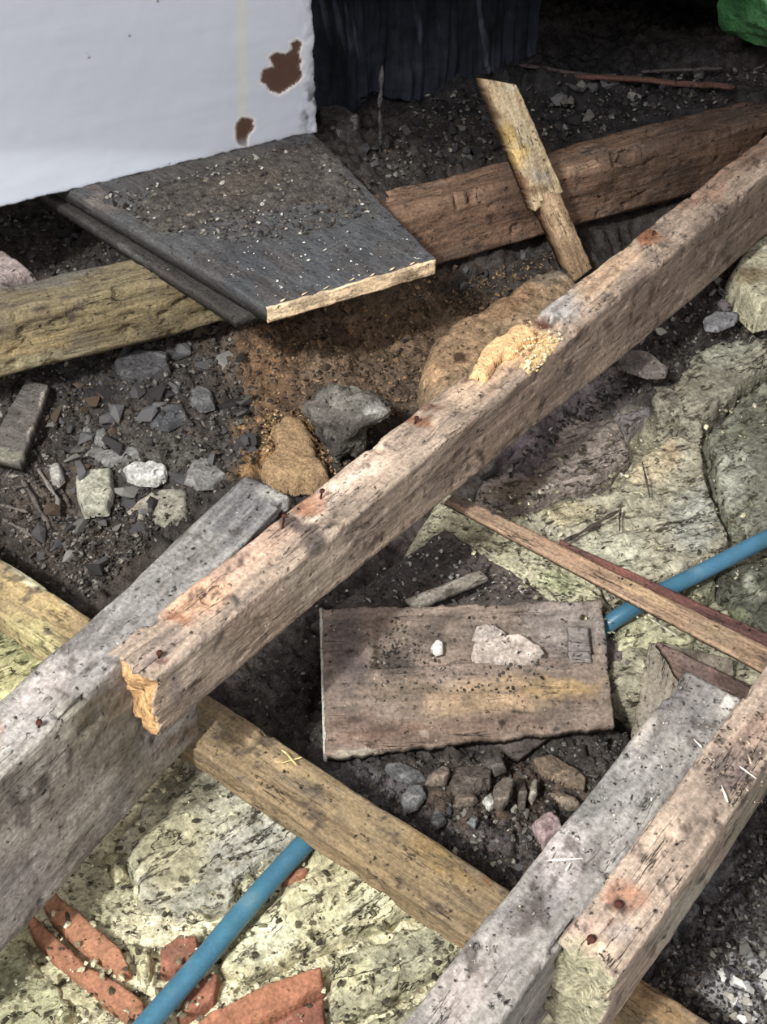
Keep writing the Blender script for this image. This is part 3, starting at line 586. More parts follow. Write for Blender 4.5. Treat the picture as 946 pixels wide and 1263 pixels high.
gA, gB = P(0, 352, zd), P(130, 316, zd); dg = cB-cA; dg = P(300, 285, zd)-P(0, 352, zd); dg /= np.linalg.norm(dg)
bd = beam('sleeper_beam', gA-dg*.35, gA+dg*.435, .10, .125, M['wood'], (112, 98, 70),
     [(60, 345, 60, 14, -12, (84, 80, 75), .8), (100, 330, 40, 10, -12, (96, 90, 84), .7), (150, 385, 110, 24, -12, (122, 106, 72), .7), (240, 360, 50, 30, -10, (104, 88, 56), .7), (54, 380, 10, 8, 0, (58, 48, 38), .9), (62, 412, 12, 6, 0, (60, 50, 40), .9), (40, 425, 60, 14, -12, (158, 134, 88), .7), (60, 440, 70, 8, -12, (166, 154, 116), .6), (150, 400, 90, 3, -12, (92, 78, 48), .6)], 17, rough=.004, bev=.014, warp=8, endrough=.01)
tag(bd, 'mossy yellow-brown sleeper beam at left, running under the black board', 'beam')

# black board with pale sawn edge
k0, k1, k2, k3 = P(95, 240, .0), P(328, 378, .0), P(537, 318, .0), P(388, 165, .0)
bk = k3 + (k3-k2)*.25; k0b = k0+(k0-k1)*.25
def brel(U, W): return .0
bb = board('floorboard', [k0b, k1, k2, bk], .031, M['grimy'], (74, 73, 75),
     [(250, 230, 130, 50, 0, (72, 68, 64), .8), (330, 210, 70, 40, 0, (84, 78, 72), .6), (125, 243, 30, 10, 30, (112, 98, 90), .6), (430, 320, 110, 60, -15, (72, 73, 77), .8), (230, 272, 10, 10, 0, (170, 168, 170), .8), (215, 262, 26, 12, 0, (96, 92, 92), .6), (300, 340, 40, 40, 30, (58, 60, 66), .6)], 20, step=.004, rough=.0012, edge=.0025, under=(46, 42, 38), warp=12, var=.2)
tag(bb, 'black-faced floorboard with a pale sawn edge, lying below the white partition', 'board')
# its pale sawn edge as a part
ed = (k2-k1)/np.linalg.norm(k2-k1); en = np.array([ed[1], -ed[0], 0])
ea, eb = k1+en*.0035-np.array([0, 0, .002]), k2+en*.0035-np.array([0, 0, .002])
dn_ = np.array([0, 0, -.028])
board('sawn_edge', [ea, eb, eb+dn_, ea+dn_], .005, M['wood'], (216, 184, 142), [(500, 335, 30, 4, -15, (150, 110, 74), .5), (430, 352, 50, 3, -15, (196, 160, 116), .6)], 21, .0025, .0012, .002, parent=bb)
h0, h1 = P(62, 246, -.042), P(290, 392, -.042)
b5 = board('floorboard', [h0+(h0-h1)*.2, h1, h1+ed*.12, h0+(h0-h1)*.2+ed*.12], .02, M['grimy'], (54, 50, 48), [(150, 310, 60, 5, 32, (92, 90, 88), .4)], 22, under=(40, 36, 34))
tag(b5, 'dark narrow board tucked beneath the left edge of the black floorboard', 'board')

# ------------------------------------------------------------ boards, laths and loose timber
# damaged plank in the middle, on rubble
def prel(U, W):
    r = 0
    r = r-.014*(ss(.17, .20, U)-ss(.955, .97, U))*(ss(.06, .10, W)-ss(.42, .45, W))
    r = r+.004*ss(.885, .90, U)*(ss(.12, .16, W)-ss(.40, .42, W))
    r = r-.008*(1-ss(.16, .19, U))*(ss(.30, .34, W))*0+.003*(1-ss(.15, .18, U))
    return r
c0, c1, c2, c3 = P(397, 750, -.315), P(742, 738, -.315), P(758, 897, -.365), P(402, 936, -.37)
blk = board('broken_plank', [c0, c1, c2, c3], .022, M['grimy'], (126, 108, 96),
    [(700, 770, 70, 40, 0, (136, 126, 122), .7), (620, 860, 130, 26, -5, (152, 124, 92), .8), (690, 850, 50, 14, -5, (168, 136, 84), .7), (560, 900, 150, 22, -5, (110, 88, 74), .8), (440, 900, 50, 30, 0, (116, 90, 78), .7), (430, 800, 30, 60, 0, (92, 78, 78), .8), (490, 820, 30, 20, 0, (62, 54, 50), .8),
     (560, 780, 80, 30, 0, (104, 90, 80), .7), (480, 900, 60, 10, -5, (112, 84, 70), .5), (500, 850, 50, 14, 0, (104, 88, 70), .7), (618, 898, 8, 5, 0, (40, 34, 30), .9), (640, 880, 14, 3, -10, (52, 42, 36), .8), (690, 900, 8, 4, 0, (40, 34, 30), .9), (520, 905, 6, 6, 0, (170, 150, 134), .6), (750, 800, 6, 60, 0, (120, 114, 112), .5), (440, 932, 60, 5, -5, (168, 158, 138), .7)],
    30, .003, .0022, .003, 9, .2, relief=prel, under=(58, 50, 44), ragged=[('w1', .008), ('w0', .008)])
tag(blk, 'broken wide brown plank with a shallow recess, lying between the two joist pairs', 'plank')
board('worn_edge', [c0+np.array([-.004, 0, .001]), c3+np.array([-.004, 0, .001]), c3+np.array([.001, 0, .001]), c0+np.array([.001, 0, .001])], .02, M['plaster'], (176, 170, 158), (), 33, .003, .001, .001, parent=blk)
b_ = board('floorboard', [P(380, 770, -.345), P(548, 652, -.345), P(800, 818, -.375), P(640, 935, -.395)], .02, M['grimy'], (84, 74, 70),
    [(480, 690, 70, 40, -20, (62, 56, 56), .8), (640, 700, 60, 20, 30, (98, 84, 78), .8), (770, 810, 20, 30, 0, (110, 98, 92), .7)], 31, .0035, .002, .004, relief=lambda U, W: .004*np.abs(fbm(np.stack([U*14, W*20, U*0], -1), 1, 4, 6)), under=(50, 44, 40), ragged=[('w0', .008)])
tag(b_, 'soil-covered dark board lying underneath the broken wide plank', 'board')
def stick(name, pts, w_, t_, mat, base, label, cat='stick', spots=(), seed=0, group=None, par=None, wob=.25):
    """thin stick / splinter through world points"""
    pts = [np.array(p, float) for p in pts]; n = 6; V = []; F = []
    cum = np.concatenate([[0], np.cumsum([np.linalg.norm(pts[i+1]-pts[i]) for i in range(len(pts)-1)])])
    N = max(6, int(cum[-1]/.006)); A = np.array(pts)
    sx = np.linspace(0, cum[-1], N); C_ = np.stack([np.interp(sx, cum, A[:, k]) for k in range(3)], -1)
    C_ = C_+np.stack([fbm(C_, 22, 2, seed+k) for k in range(3)], -1)*w_*.25
    for i in range(N):
        d = C_[min(i+1, N-1)]-C_[max(i-1, 0)]; d /= np.linalg.norm(d); s_ = np.cross(d, (0, 0, 1)); s_ /= np.linalg.norm(s_); u = np.cross(s_, d)
        k = (1-wob+wob*math.sin(i*.9+seed))*(min(1, .35+i*.5, .35+(N-1-i)*.5))
        for j in range(n):
            a = 2*math.pi*j/n+.5; V.append(C_[i]+s_*math.cos(a)*w_*.5*k+u*math.sin(a)*t_*.5*k)
    F = [list(f) for f in gridF(N, n, True)[:, ::-1]]+[list(range(n)), [(N-1)*n+j for j in range(n)][::-1]]
    V = np.array(V)
    o = meshobj(name, V, F, mat, paint(V, base, spots, seed, 5, .25), par, True, frame(pts[0], pts[-1])[0])
    if label: tag(o, label, cat, group)
    return o
tag(board('batten_offcut', [P(500, 738, -.318), P(592, 701, -.318), P(602, 712, -.318), P(512, 750, -.318)], .014, M['grimy'], (128, 118, 108), [(560, 728, 20, 5, -20, (52, 44, 40), .85), (520, 736, 20, 5, -20, (160, 152, 142), .5)], 43, .003, .0015, .002, under=(60, 52, 46)), 'short grey batten offcut behind the broken wide plank', 'offcut')

tan = (150, 116, 84)
l1 = board('lath', [P(560, 608, -.200), P(1150, 896, -.225), P(1150, 938, -.225), P(548, 619, -.200)], .007, M['wood'], (150, 120, 94),
    [(570, 614, 30, 14, 25, (92, 80, 70), .8), (620, 640, 40, 12, 25, (134, 110, 90), .6), (700, 680, 50, 10, 28, (158, 122, 94), .7), (800, 735, 50, 14, 28, (176, 142, 104), .7), (880, 780, 40, 12, 28, (150, 126, 98), .7), (608, 636, 5, 4, 0, (60, 46, 38), .9)], 35, .003, .001, .002, under=(60, 44, 36))
tag(l1, 'long thin tan lath sloping down right from under the long joist', 'lath')
l2 = board('lath', [P(690, 664, -.235), P(1100, 850, -.25), P(1100, 880, -.25), P(690, 675, -.235)], .007, M['wood'], (104, 66, 58), [(760, 700, 60, 6, 28, (124, 74, 62), .7), (900, 770, 60, 10, 25, (88, 60, 60), .7)], 36, .003, .001, .002, under=(50, 36, 34))
tag(l2, 'narrow reddish-brown lath lying behind the long tan lath', 'lath')
stick('twig', [P(692, 670, -.318), P(728, 650, -.312), P(766, 628, -.312)], .008, .007, M['grimy'], (66, 56, 50), 'short dark twig on the pale masonry above the red lath', 'twig', seed=5)
stick('twig', [P(766, 626, -.315), P(764, 640, -.315), P(764, 656, -.318)], .005, .004, M['grimy'], (60, 52, 46), 'tiny dark upright twig at the end of the longer twig', 'twig', seed=6)
stick('twig', [P(792, 570, -.31), P(797, 592, -.31), P(801, 614, -.315)], .005, .004, M['grimy'], (74, 64, 56), 'thin dark twig high on the pale stone, above the laths', 'twig', seed=8)
v1 = board('board_offcut', [P(776, 922, -.43), P(802, 790, -.335), P(905, 812, -.335), P(890, 950, -.43)], .016, M['grimy'], (124, 112, 98),
    [(800, 860, 30, 60, 0, (134, 124, 110), .7), (850, 805, 40, 10, 0, (74, 60, 54), .7), (830, 900, 30, 30, 0, (96, 86, 78), .7)], 38, .003, .0025, .004, under=(60, 50, 44))
tag(v1, 'grey-tan board offcut leaning between the broken plank and the grey joist', 'board')
v2 = board('board_offcut', [P(806, 788, -.30), P(1000, 880, -.32), P(975, 925, -.33), P(836, 838, -.315)], .014, M['grimy'], (112, 88, 80), [(850, 810, 24, 14, 20, (142, 116, 106), .7), (920, 850, 50, 20, 20, (72, 56, 50), .8)], 39, .003, .002, .004, under=(50, 40, 36), ragged=[('u0', .02), ('w1', .012)])
tag(v2, 'ragged reddish board offcut below the long tan lath at right', 'board')
stick('splinter', [P(800, 762, -.29), P(835, 784, -.30)], .006, .004, M['wood'], (190, 180, 160), 'pale splinter under the long tan lath', 'splinter', seed=9)

# leaning stake
Bp = P(716, 333, -.215); Mp = P(668, 222, -.045)+np.array([0, -.03, .0]); dv = (Mp-Bp)/np.linalg.norm(Mp-Bp)
def q2(L, s):  # along the stake from its foot, s to the right
    return Bp+dv*L+sx_*s
sx_ = np.cross(dv, np.array([0, 1, 0.25])); sx_ /= np.linalg.norm(sx_); sx_ = sx_*(1 if sx_[0] > 0 else -1); nz0 = np.cross(dv, sx_); nz0 = nz0*(1 if nz0[1] > 0 else -1); sx_ = sx_*math.cos(.62)+nz0*math.sin(.62)
best = min(np.linspace(.1, .8, 200), key=lambda L: abs(PX(Bp+dv*L)[1]-90)); LS = best
lowspots = [(700, 300, 30, 40, 0, (160, 128, 92), .6)]
LM = LS*.40
stake = board('stake', [q2(LM-.012, -.034), q2(LS, -.018), q2(LS-.045, .036), q2(LM-.012, .034)], .040, M['wood'], (188, 162, 122),
    [(638, 160, 16, 60, -20, (204, 184, 146), .6), (608, 130, 8, 26, -20, (120, 84, 52), .8), (624, 172, 10, 20, 0, (186, 152, 70), .8), (640, 215, 8, 24, -20, (112, 76, 48), .8), (640, 190, 12, 14, 0, (206, 166, 80), .7), (665, 215, 12, 14, 0, (168, 156, 142), .7), (655, 235, 20, 10, 0, (110, 76, 50), .7), (632, 105, 14, 10, 0, (212, 200, 170), .6)], 41, .003, .002, .003, under=(112, 78, 46), ragged=[('w0', .007)])
tag(stake, 'split pale wooden stake leaning on the brown beam at the back', 'stake')
board('split_shank', [q2(-.015, -.022), q2(LM+.002, -.020), q2(LM+.002, .027), q2(-.015, .025)], .040, M['wood'], (150, 120, 88), [(690, 270, 8, 40, -25, (196, 164, 124), .7), (665, 245, 12, 8, 0, (84, 54, 36), .8)], 42, .003, .0018, .003, under=(120, 84, 50), parent=stake)

# left: board offcut, sticks
o = board('board_offcut', [P(33, 466, -.235), P(58, 474, -.235), P(24, 572, -.262), P(-22, 562, -.262)], .022, M['grimy'], (88, 82, 78), [(54, 500, 4, 60, 18, (160, 148, 136), .8), (10, 560, 30, 8, 10, (120, 116, 100), .7)], 44, .003, .0018, .003, under=(60, 54, 48))
tag(o, 'dark grey board end jutting from under the mossy beam, left edge of view', 'board')
for i, (pts, w_, cc, lb) in enumerate([([(28, 592), (42, 618), (62, 652)], .011, (84, 76, 70), 'curved dark stick below the dark grey board end'),
        ([(46, 580), (60, 600), (72, 616), (70, 628)], .010, (118, 110, 104), 'bent grey stick beside the curved dark one'), ([(74, 600), (84, 622)], .009, (84, 72, 66), 'short dark stick left of the pale trapezoid stone'),
        ([(0, 604), (30, 600)], .008, (86, 78, 72), 'short straight stick lying level at the left edge'), ([(0, 622), (34, 632)], .009, (98, 90, 82), 'grey stick below the level one at the left edge'), ([(4, 640), (40, 660)], .010, (92, 84, 78), 'thick grey stick in the lower left soil'),
        ([(6, 588), (18, 574)], .008, (88, 80, 74), 'stub of stick under the dark grey board end'), ([(30, 650), (52, 676)], .007, (70, 62, 56), 'dark stick above the timber plate at left')]):
    g = GA(np.array([p[0] for p in pts], float), np.array([p[1] for p in pts], float), .010)
    stick('stick', list(g), w_, w_*.8, M['grimy'], cc, lb, 'stick', seed=20+i)
stick('upright_stick', [P(470, 206, -.10), P(470, 206, -.10)+np.array([-.004, .0, .13]), P(470, 206, -.10)+np.array([.003, .01, .21])], .012, .010, M['grimy'], (70, 66, 68), 'thin upright stick standing before the black plastic sheet', 'stick', seed=31)
for i, (x0, y0, x1, y1, w_, cc, lb) in enumerate([(690, 92, 905, 108, .014, (84, 56, 46), 'reddish stick lying flat in the dark void behind the beam'), (640, 80, 760, 96, .010, (58, 50, 48), 'dark stick beside the reddish one in the void'), (790, 88, 890, 84, .008, (64, 58, 58), 'faint grey stick above the reddish one in the void')]):
    stick('batten', list(GA(np.array([x0, x1], float), np.array([y0, y1], float), .035)), w_*1.3, w_, M['wood'], cc, lb, 'stick', seed=35+i, wob=.06)
stick('splinter', list(GA(np.array([914., 936]), np.array([366., 392]), .03)), .012, .008, M['wood'], (190, 146, 90), 'short yellow splinter under the pale stone at right edge', 'splinter', seed=41)

# ------------------------------------------------------------ boulders and large stones
o = rock('boulder', 430, 515, -.235, .080, .066, .078, M['rock'], (94, 88, 82), [(440, 490, 40, 20, 0, (122, 116, 108), .7), (410, 530, 30, 30, 0, (80, 74, 70), .7), (465, 510, 14, 16, 0, (172, 168, 162), .8), (400, 545, 14, 12, 0, (60, 56, 56), .8), (430, 475, 20, 8, 0, (160, 154, 142), .6)], 6, 20, noise=.60, sub=5)
tag(o, 'lumpy grey boulder resting against the long joist', 'boulder')
def flat(name, poly, z, thick, mat, base, label, cat='stone', spots=(), seed=0, tilt=(0, 0), rough=.003, bev=.006, edge=.004, step=.0028, group=None, ground_=False, ns=45, var=.25):
    if ground_:
        cx, cy = np.mean([p[0] for p in poly]), np.mean([p[1] for p in poly]); z = G(cx, cy, z)[2]
    o = slab(name, poly, z, thick, M[mat], base, spots, seed, step, rough, edge, bev, tilt, 6, var, None, ns)
    return tag(o, label, cat, group)
flat('sandstone', [(514, 446), (528, 408), (560, 384), (600, 362), (640, 336), (676, 322), (712, 326), (730, 350), (700, 390), (640, 440), (570, 500), (530, 486)], -.185, .09, 'rock', (140, 114, 86),
     'large flat sandstone dusted with sawdust behind the long joist', 'stone', [(680, 335, 40, 20, -15, (112, 98, 84), .85), (560, 430, 50, 40, -30, (150, 118, 84), .7), (620, 375, 60, 20, -25, (140, 104, 70), .7), (568, 442, 6, 8, 0, (70, 46, 32), .9), (530, 460, 20, 16, 0, (176, 136, 96), .7)], 50, rough=.010, bev=.045, edge=.008, step=.0035)
def heap(name, poly, z, thick, base, label, seed, bev=.02, rough=.004, step=.0025):
    o = flat(name, poly, z, thick, 'sawdust', base, label, 'sawdust', (), seed, (0, 0), rough, bev, .008, step, ns=70, var=.3); o['kind'] = 'stuff'; return o
heap('sawdust_heap', [(334, 520), (350, 506), (372, 508), (388, 530), (396, 560), (410, 578), (380, 592), (330, 584), (318, 566), (334, 548)], G(355, 545)[2]+.022, .04, (156, 124, 86), 'ochre sawdust heap beside the grey boulder', 51)
heap('sawdust_patch', [(578, 458), (592, 432), (618, 410), (642, 393), (660, 404), (662, 412), (640, 428), (612, 444), (596, 462)], .007, .016, (222, 172, 112), 'orange sawdust piled on the long joist beside the sandstone', 52, .008, .003)
heap('sawdust_crumbs', [(640, 450), (655, 430), (672, 410), (694, 418), (684, 428), (668, 446), (654, 460)], -.003, .008, (214, 176, 116), 'yellow sawdust crumbs on the long joist below its raised part', 53, .004, .004)
flat('pink_stone', [(-30, 312), (5, 302), (28, 314), (46, 328), (20, 344), (-6, 362), (-40, 364)], -.065, .10, 'rock', (132, 116, 112), 'pinkish grey stone at the left edge behind the mossy beam', 'stone', [(10, 348, 12, 3, -10, (60, 52, 50), .8), (0, 320, 30, 8, 10, (150, 132, 126), .6)], 54, rough=.004, bev=.02)
flat('brick_chunk', [(392, 128), (398, 118), (412, 120), (446, 140), (444, 160), (430, 166), (408, 158), (392, 146)], -.035, .06, 'rock', (66, 60, 60), 'dark broken brick lump against the partition corner', 'rubble', [(442, 150, 6, 14, 10, (120, 116, 112), .7), (410, 162, 8, 4, 20, (190, 190, 186), .7)], 55, rough=.006, bev=.01)
flat('pale_stone', [(900, 330), (916, 306), (940, 286), (1000, 262), (1010, 340), (960, 368), (938, 374), (918, 356)], -.20, .07, 'rock', (164, 156, 128), 'pale mouldy stone under the long joist at the right edge', 'stone', [(930, 340, 20, 16, 20, (112, 92, 60), .8), (945, 300, 14, 16, 0, (192, 188, 166), .7), (915, 340, 8, 10, 0, (120, 104, 76), .7)], 56, rough=.006, bev=.012)
flat('flat_slate', [(762, 436), (775, 428), (800, 432), (826, 452), (822, 460), (800, 462), (768, 452)], -.245, .012, 'rock', (104, 94, 90), 'brown-grey flat stone poking from beneath the long joist', 'stone', [(800, 440, 26, 4, 20, (140, 128, 116), .7)], 57, rough=.002)
flat('grey_slate', [(868, 390), (884, 382), (912, 384), (908, 396), (888, 404), (870, 402)], -.245, .012, 'rock', (112, 110, 114), 'small grey slate below the pale mouldy stone', 'stone', (), 58, rough=.002)
# left pit stones
LP_ = [('trapezoid_stone', [(89, 578), (138, 574), (139, 598), (133, 624), (102, 629), (94, 610)], .016, .022, (150, 146, 130), 'pale trapezoid stone in the dark soil at left', 59, .0025, [(110, 600, 30, 20, 0, (158, 154, 136), .5), (95, 580, 12, 5, 0, (178, 174, 160), .7), (124, 590, 5, 4, 0, (90, 84, 60), .7)]),
  ('white_stone', [(148, 576), (166, 568), (186, 566), (206, 572), (204, 584), (190, 591), (172, 590), (156, 584)], .018, .02, (168, 164, 160), 'knobbly whitish stone right of the trapezoid stone', 60, .007, [(196, 576, 8, 8, 0, (206, 202, 198), .7)]),
  ('long_stone', [(108, 562), (124, 552), (168, 548), (174, 556), (150, 566), (120, 570)], .014, .016, (112, 110, 108), 'long grey stone above the trapezoid stone', 61, .003, []),
  ('knobbly_stone', [(60, 574), (68, 566), (76, 570), (79, 584), (72, 592), (62, 588)], .014, .018, (142, 138, 132), 'small knobbly stone left of the trapezoid stone', 62, .005, []),
  ('flat_stone', [(168, 616), (186, 604), (224, 600), (231, 606), (230, 634), (208, 648), (176, 640), (150, 636)], .010, .016, (132, 126, 112), 'flat buff stone above the deep grey joist', 63, .003, [(165, 618, 10, 14, 0, (170, 146, 126), .7)]),
  ('flat_stone', [(232, 572), (244, 560), (262, 566), (280, 582), (262, 598), (240, 598), (226, 590)], .010, .014, (112, 108, 106), 'flat grey stone near the far end of the deep grey joist', 64, .004, []),
  ('square_stone', [(100, 522), (110, 519), (113, 530), (108, 536), (99, 532)], .012, .016, (108, 106, 104), 'small square stone in the upper left soil', 65, .002, []),
  ('blocky_stone', [(116, 528), (130, 524), (133, 538), (128, 546), (114, 540)], .012, .016, (110, 108, 106), 'small blocky stone beside the square one', 66, .002, []),
  ('grey_stone', [(232, 478), (246, 472), (264, 480), (264, 494), (248, 500), (234, 492)], .014, .02, (92, 90, 92), 'dark grey stone left of the orange earth', 67, .003, []),
  ('dark_slab', [(180, 506), (196, 494), (226, 498), (232, 514), (206, 524), (184, 520)], .012, .016, (72, 72, 76), 'dark slab half buried above the long grey stone', 68, .004, []),
  ('broad_clod', [(140, 444), (170, 428), (204, 432), (210, 452), (176, 464), (146, 458)], .012, .02, (70, 68, 70), 'broad dark clod under the mossy beam', 69, .005, []),
  ('mauve_stone', [(656, 1012), (668, 1000), (680, 996), (692, 1004), (696, 1022), (682, 1030), (672, 1038), (664, 1026)], .018, .024, (148, 124, 124), 'mauve angular stone just left of the grey joist', 70, .006, [(672, 1020, 8, 6, 0, (96, 70, 70), .6)]),
  ('brown_clod', [(396, 402), (420, 396), (436, 408), (424, 420), (402, 418)], .012, .018, (82, 62, 48), 'brown clod in the earth below the sawn edge', 71, .006, []),
]
for nm, poly, dz, th, cc, lb, sd, rg, spt in LP_:
    flat(nm, poly, dz, th, 'rock', cc, lb, 'clod' if 'clod' in nm else 'stone', spt, sd, rough=rg, bev=.007, ground_=True, step=.0025)
# slate and tile fragments in front of the broken plank
SL = [([(474, 944), (492, 938), (520, 946), (526, 958), (508, 964), (484, 956)], (96, 94, 96), 'leftmost grey slate fragment, touching the plank edge', 0),
      ([(494, 982), (504, 966), (520, 964), (526, 978), (516, 994), (498, 1000)], (112, 110, 110), 'pale-rimmed slate piece lowest below the broken plank', 1),
      ([(528, 952), (546, 940), (556, 946), (550, 962), (536, 966), (524, 962)], (122, 98, 80), 'small tan slate fragment next to the leftmost grey one', 2),
      ([(552, 966), (562, 942), (590, 936), (608, 944), (604, 968), (580, 978), (560, 976)], (104, 86, 74), 'largest brown tile fragment under the plank', 3),
      ([(560, 978), (584, 974), (592, 982), (584, 990), (562, 990)], (120, 96, 78), 'small brown tile sliver below the largest fragment', 4),
      ([(608, 966), (622, 956), (636, 960), (630, 984), (620, 996), (610, 990)], (112, 92, 78), 'upright brown tile fragment right of the largest', 5),
      ([(636, 958), (646, 952), (650, 970), (648, 998), (638, 996)], (118, 100, 84), 'slim upright tile piece in the middle of the row', 6),
      ([(656, 962), (664, 958), (664, 976), (656, 988), (652, 980)], (150, 136, 116), 'pale slim tile piece right of the middle', 7),
      ([(656, 934), (680, 926), (712, 944), (724, 956), (722, 972), (700, 966), (668, 952)], (134, 104, 76), 'long yellowish tile fragment at the right of the row', 8),
      ([(676, 972), (694, 970), (712, 984), (716, 994), (702, 996), (688, 984)], (128, 104, 80), 'tan curved tile piece nearest the grey joist', 9),
      ([(594, 936), (620, 930), (626, 946), (612, 952)], (84, 72, 66), 'dark tile fragment tucked under the plank edge', 10),
      ([(596, 984), (606, 972), (612, 990), (604, 996)], (190, 184, 170), 'tiny whitish chip among the brown tiles', 11),
      ([(576, 1010), (584, 1002), (592, 1008), (586, 1018)], (120, 122, 130), 'small bluish chip on the soil below the tiles', 12),
      ([(532, 1004), (546, 1000), (552, 1010), (540, 1018), (530, 1014)], (76, 74, 78), 'dark chip on the soil below the pale-rimmed slate', 13)]
for poly, cc, lb, i in SL:
    cx, cy = np.mean([p[0] for p in poly]), np.mean([p[1] for p in poly])
    cc = tuple((.7*c+.3*sum(cc)/3)*.8+6 for c in cc)
    flat('tile_fragment', poly, .022+.003*(i % 3), .012, 'rock', cc, lb, 'tile fragment', [(cx-3, cy+4, 12, 3, -10, tuple(min(255, int(c*1.5)) for c in cc), .6)], 120+i, tilt=(RNG.uniform(-.25, .25), RNG.uniform(-.5, .1)), rough=.0022, bev=.003, edge=.003, ground_=True, step=.0022)
# fragments lying on the broken plank
for poly, cc, lb, i in [([(582, 806), (584, 794), (600, 790), (640, 784), (668, 796), (674, 806), (656, 814), (616, 816), (588, 812)], (166, 150, 140), 'long pinkish-white mortar flake on the broken plank', 0),
        ([(582, 784), (588, 772), (606, 770), (626, 778), (620, 786), (598, 792)], (156, 142, 134), 'upper pinkish mortar flake touching the long one', 1), ([(530, 796), (538, 788), (547, 790), (548, 802), (538, 804)], (196, 190, 182), 'small whitish chip left of the mortar flakes', 2)]:
    z = -.3355 if i else -.338
    flat('mortar_flake', poly, z+.010, .012, 'rock', cc, lb, 'mortar flake', (), 140+i, tilt=(0, .33), rough=.0022, bev=.003, edge=.003, step=.0022)

# ------------------------------------------------------------ blue pipe
pp = [P(150, 1300, -.325), P(186, 1258, -.325), P(240, 1196, -.325), P(300, 1124, -.326), P(355, 1062, -.332), P(404, 1012, -.348), P(424, 999, -.42), P(500, 925, -.50), P(640, 840, -.46), P(712, 800, -.40), P(758, 764, -.345), P(810, 733, -.325), P(870, 703, -.315), P(946, 664, -.305), P(1030, 625, -.30), P(1150, 575, -.30)]
pp = np.array(pp)
def catmull(p, k=14):
    q = np.vstack([2*p[0]-p[1], p, 2*p[-1]-p[-2]]); out = []
    for i in range(1, len(q)-2):
        for t in np.linspace(0, 1, k, endpoint=False):
            a, b, c, d = q[i-1], q[i], q[i+1], q[i+2]
            out.append(.5*((2*b)+(-a+c)*t+(2*a-5*b+4*c-d)*t*t+(-a+3*b-3*c+d)*t**3))
    out.append(q[-2]); return np.array(out)
cl = catmull(pp); T_ = np.gradient(cl, axis=0); T_ /= np.linalg.norm(T_, axis=1)[:, None]
S1 = np.cross(T_, (0, 0, 1)); S1 /= np.linalg.norm(S1, axis=1)[:, None]; S2 = np.cross(S1, T_)
an = np.linspace(0, 2*math.pi, 28, endpoint=False); rr = .0138
Vp = (cl[:, None]+S1[:, None]*np.cos(an)[None, :, None]*rr+S2[:, None]*np.sin(an)[None, :, None]*rr).reshape(-1, 3)
Cp = paint(Vp, (42, 98, 124), [(300, 1130, 60, 60, 0, (50, 112, 136), .5), (400, 1020, 20, 20, 0, (34, 96, 122), .5), (900, 690, 60, 20, -30, (60, 120, 156), .5)], 3, 8, .1)
du = ss(.1, .5, fbm(Vp, 30, 4, 4))*.28; Cp = Cp*(1-du[:, None])+np.array(lin((120, 140, 142)))*du[:, None]
o = meshobj('water_pipe', Vp, gridF(len(cl), 28, True)[:, ::-1], M['pipe'], Cp)
tag(o, 'blue plastic water pipe running under the timber plate and laths', 'pipe')

# ------------------------------------------------------------ rubble (individual pieces) and crumbs
HM = {}
def hm(i, mt, fl):
    k = (i, mt, fl)
    if k not in HM:
        V, F = hull(200+i, 11, fl); me = bpy.data.meshes.new('rubble'); me.from_pydata([tuple(v) for v in V], [], F)
        me.materials.append(M['c_'+mt]); me.update(); HM[k] = me
    return HM[k]
def rpoly(poly, n):
    P_ = np.array(poly, float); lo, hi = P_.min(0), P_.max(0); out = []
    while len(out) < n:
        q = RNG.uniform(lo, hi, (n*3, 2)); out += list(q[inpoly(q, poly) > 0])
    return np.array(out[:n])
LAND = [(40, 520, 'dark grey board end'), (68, 580, 'small knobbly stone'), (115, 600, 'pale trapezoid stone'), (178, 580, 'knobbly whitish stone'), (140, 560, 'long grey stone'), (198, 622, 'flat buff stone'), (246, 580, 'flat grey stone by the deep joist'),
        (105, 526, 'small square stone'), (248, 486, 'dark grey stone by the orange earth'), (206, 508, 'half buried dark slab'), (175, 446, 'broad dark clod'), (60, 700, 'timber plate at left'), (120, 735, 'deep grey joist'), (355, 550, 'ochre sawdust heap'),
        (430, 515, 'lumpy grey boulder'), (416, 410, 'brown clod'), (430, 352, 'pale sawn board edge'), (570, 430, 'flat sandstone'), (500, 950, 'leftmost grey slate fragment'), (510, 982, 'pale-rimmed slate piece'), (582, 956, 'largest brown tile fragment'),
        (645, 980, 'slim upright tile piece'), (676, 1015, 'mauve angular stone'), (560, 1060, 'timber plate by the grey joist'), (820, 1235, 'plate end at the bottom'), (925, 1240, 'lower right corner'), (900, 1180, 'whitish gravel'), (940, 1060, 'right edge of view'), (850, 1130, 'pinkish joist'),
        (795, 446, 'brown-grey flat stone'), (890, 394, 'small grey slate'), (950, 330, 'pale mouldy stone'), (640, 560, 'mauve stone beneath the joist'), (745, 500, 'grey stone beneath the joist'), (418, 142, 'dark broken brick lump'), (470, 160, 'thin upright stick'), (560, 130, 'black plastic sheet'),
        (620, 150, 'split pale stake'), (720, 96, 'left end of the reddish stick'), (880, 104, 'right end of the reddish stick'), (760, 150, 'brown back beam'), (5, 335, 'pinkish grey stone'), (100, 290, 'narrow dark board'), (60, 262, 'white partition foot'), (560, 335, 'brown back beam underside'), (680, 320, 'foot of the stake')]
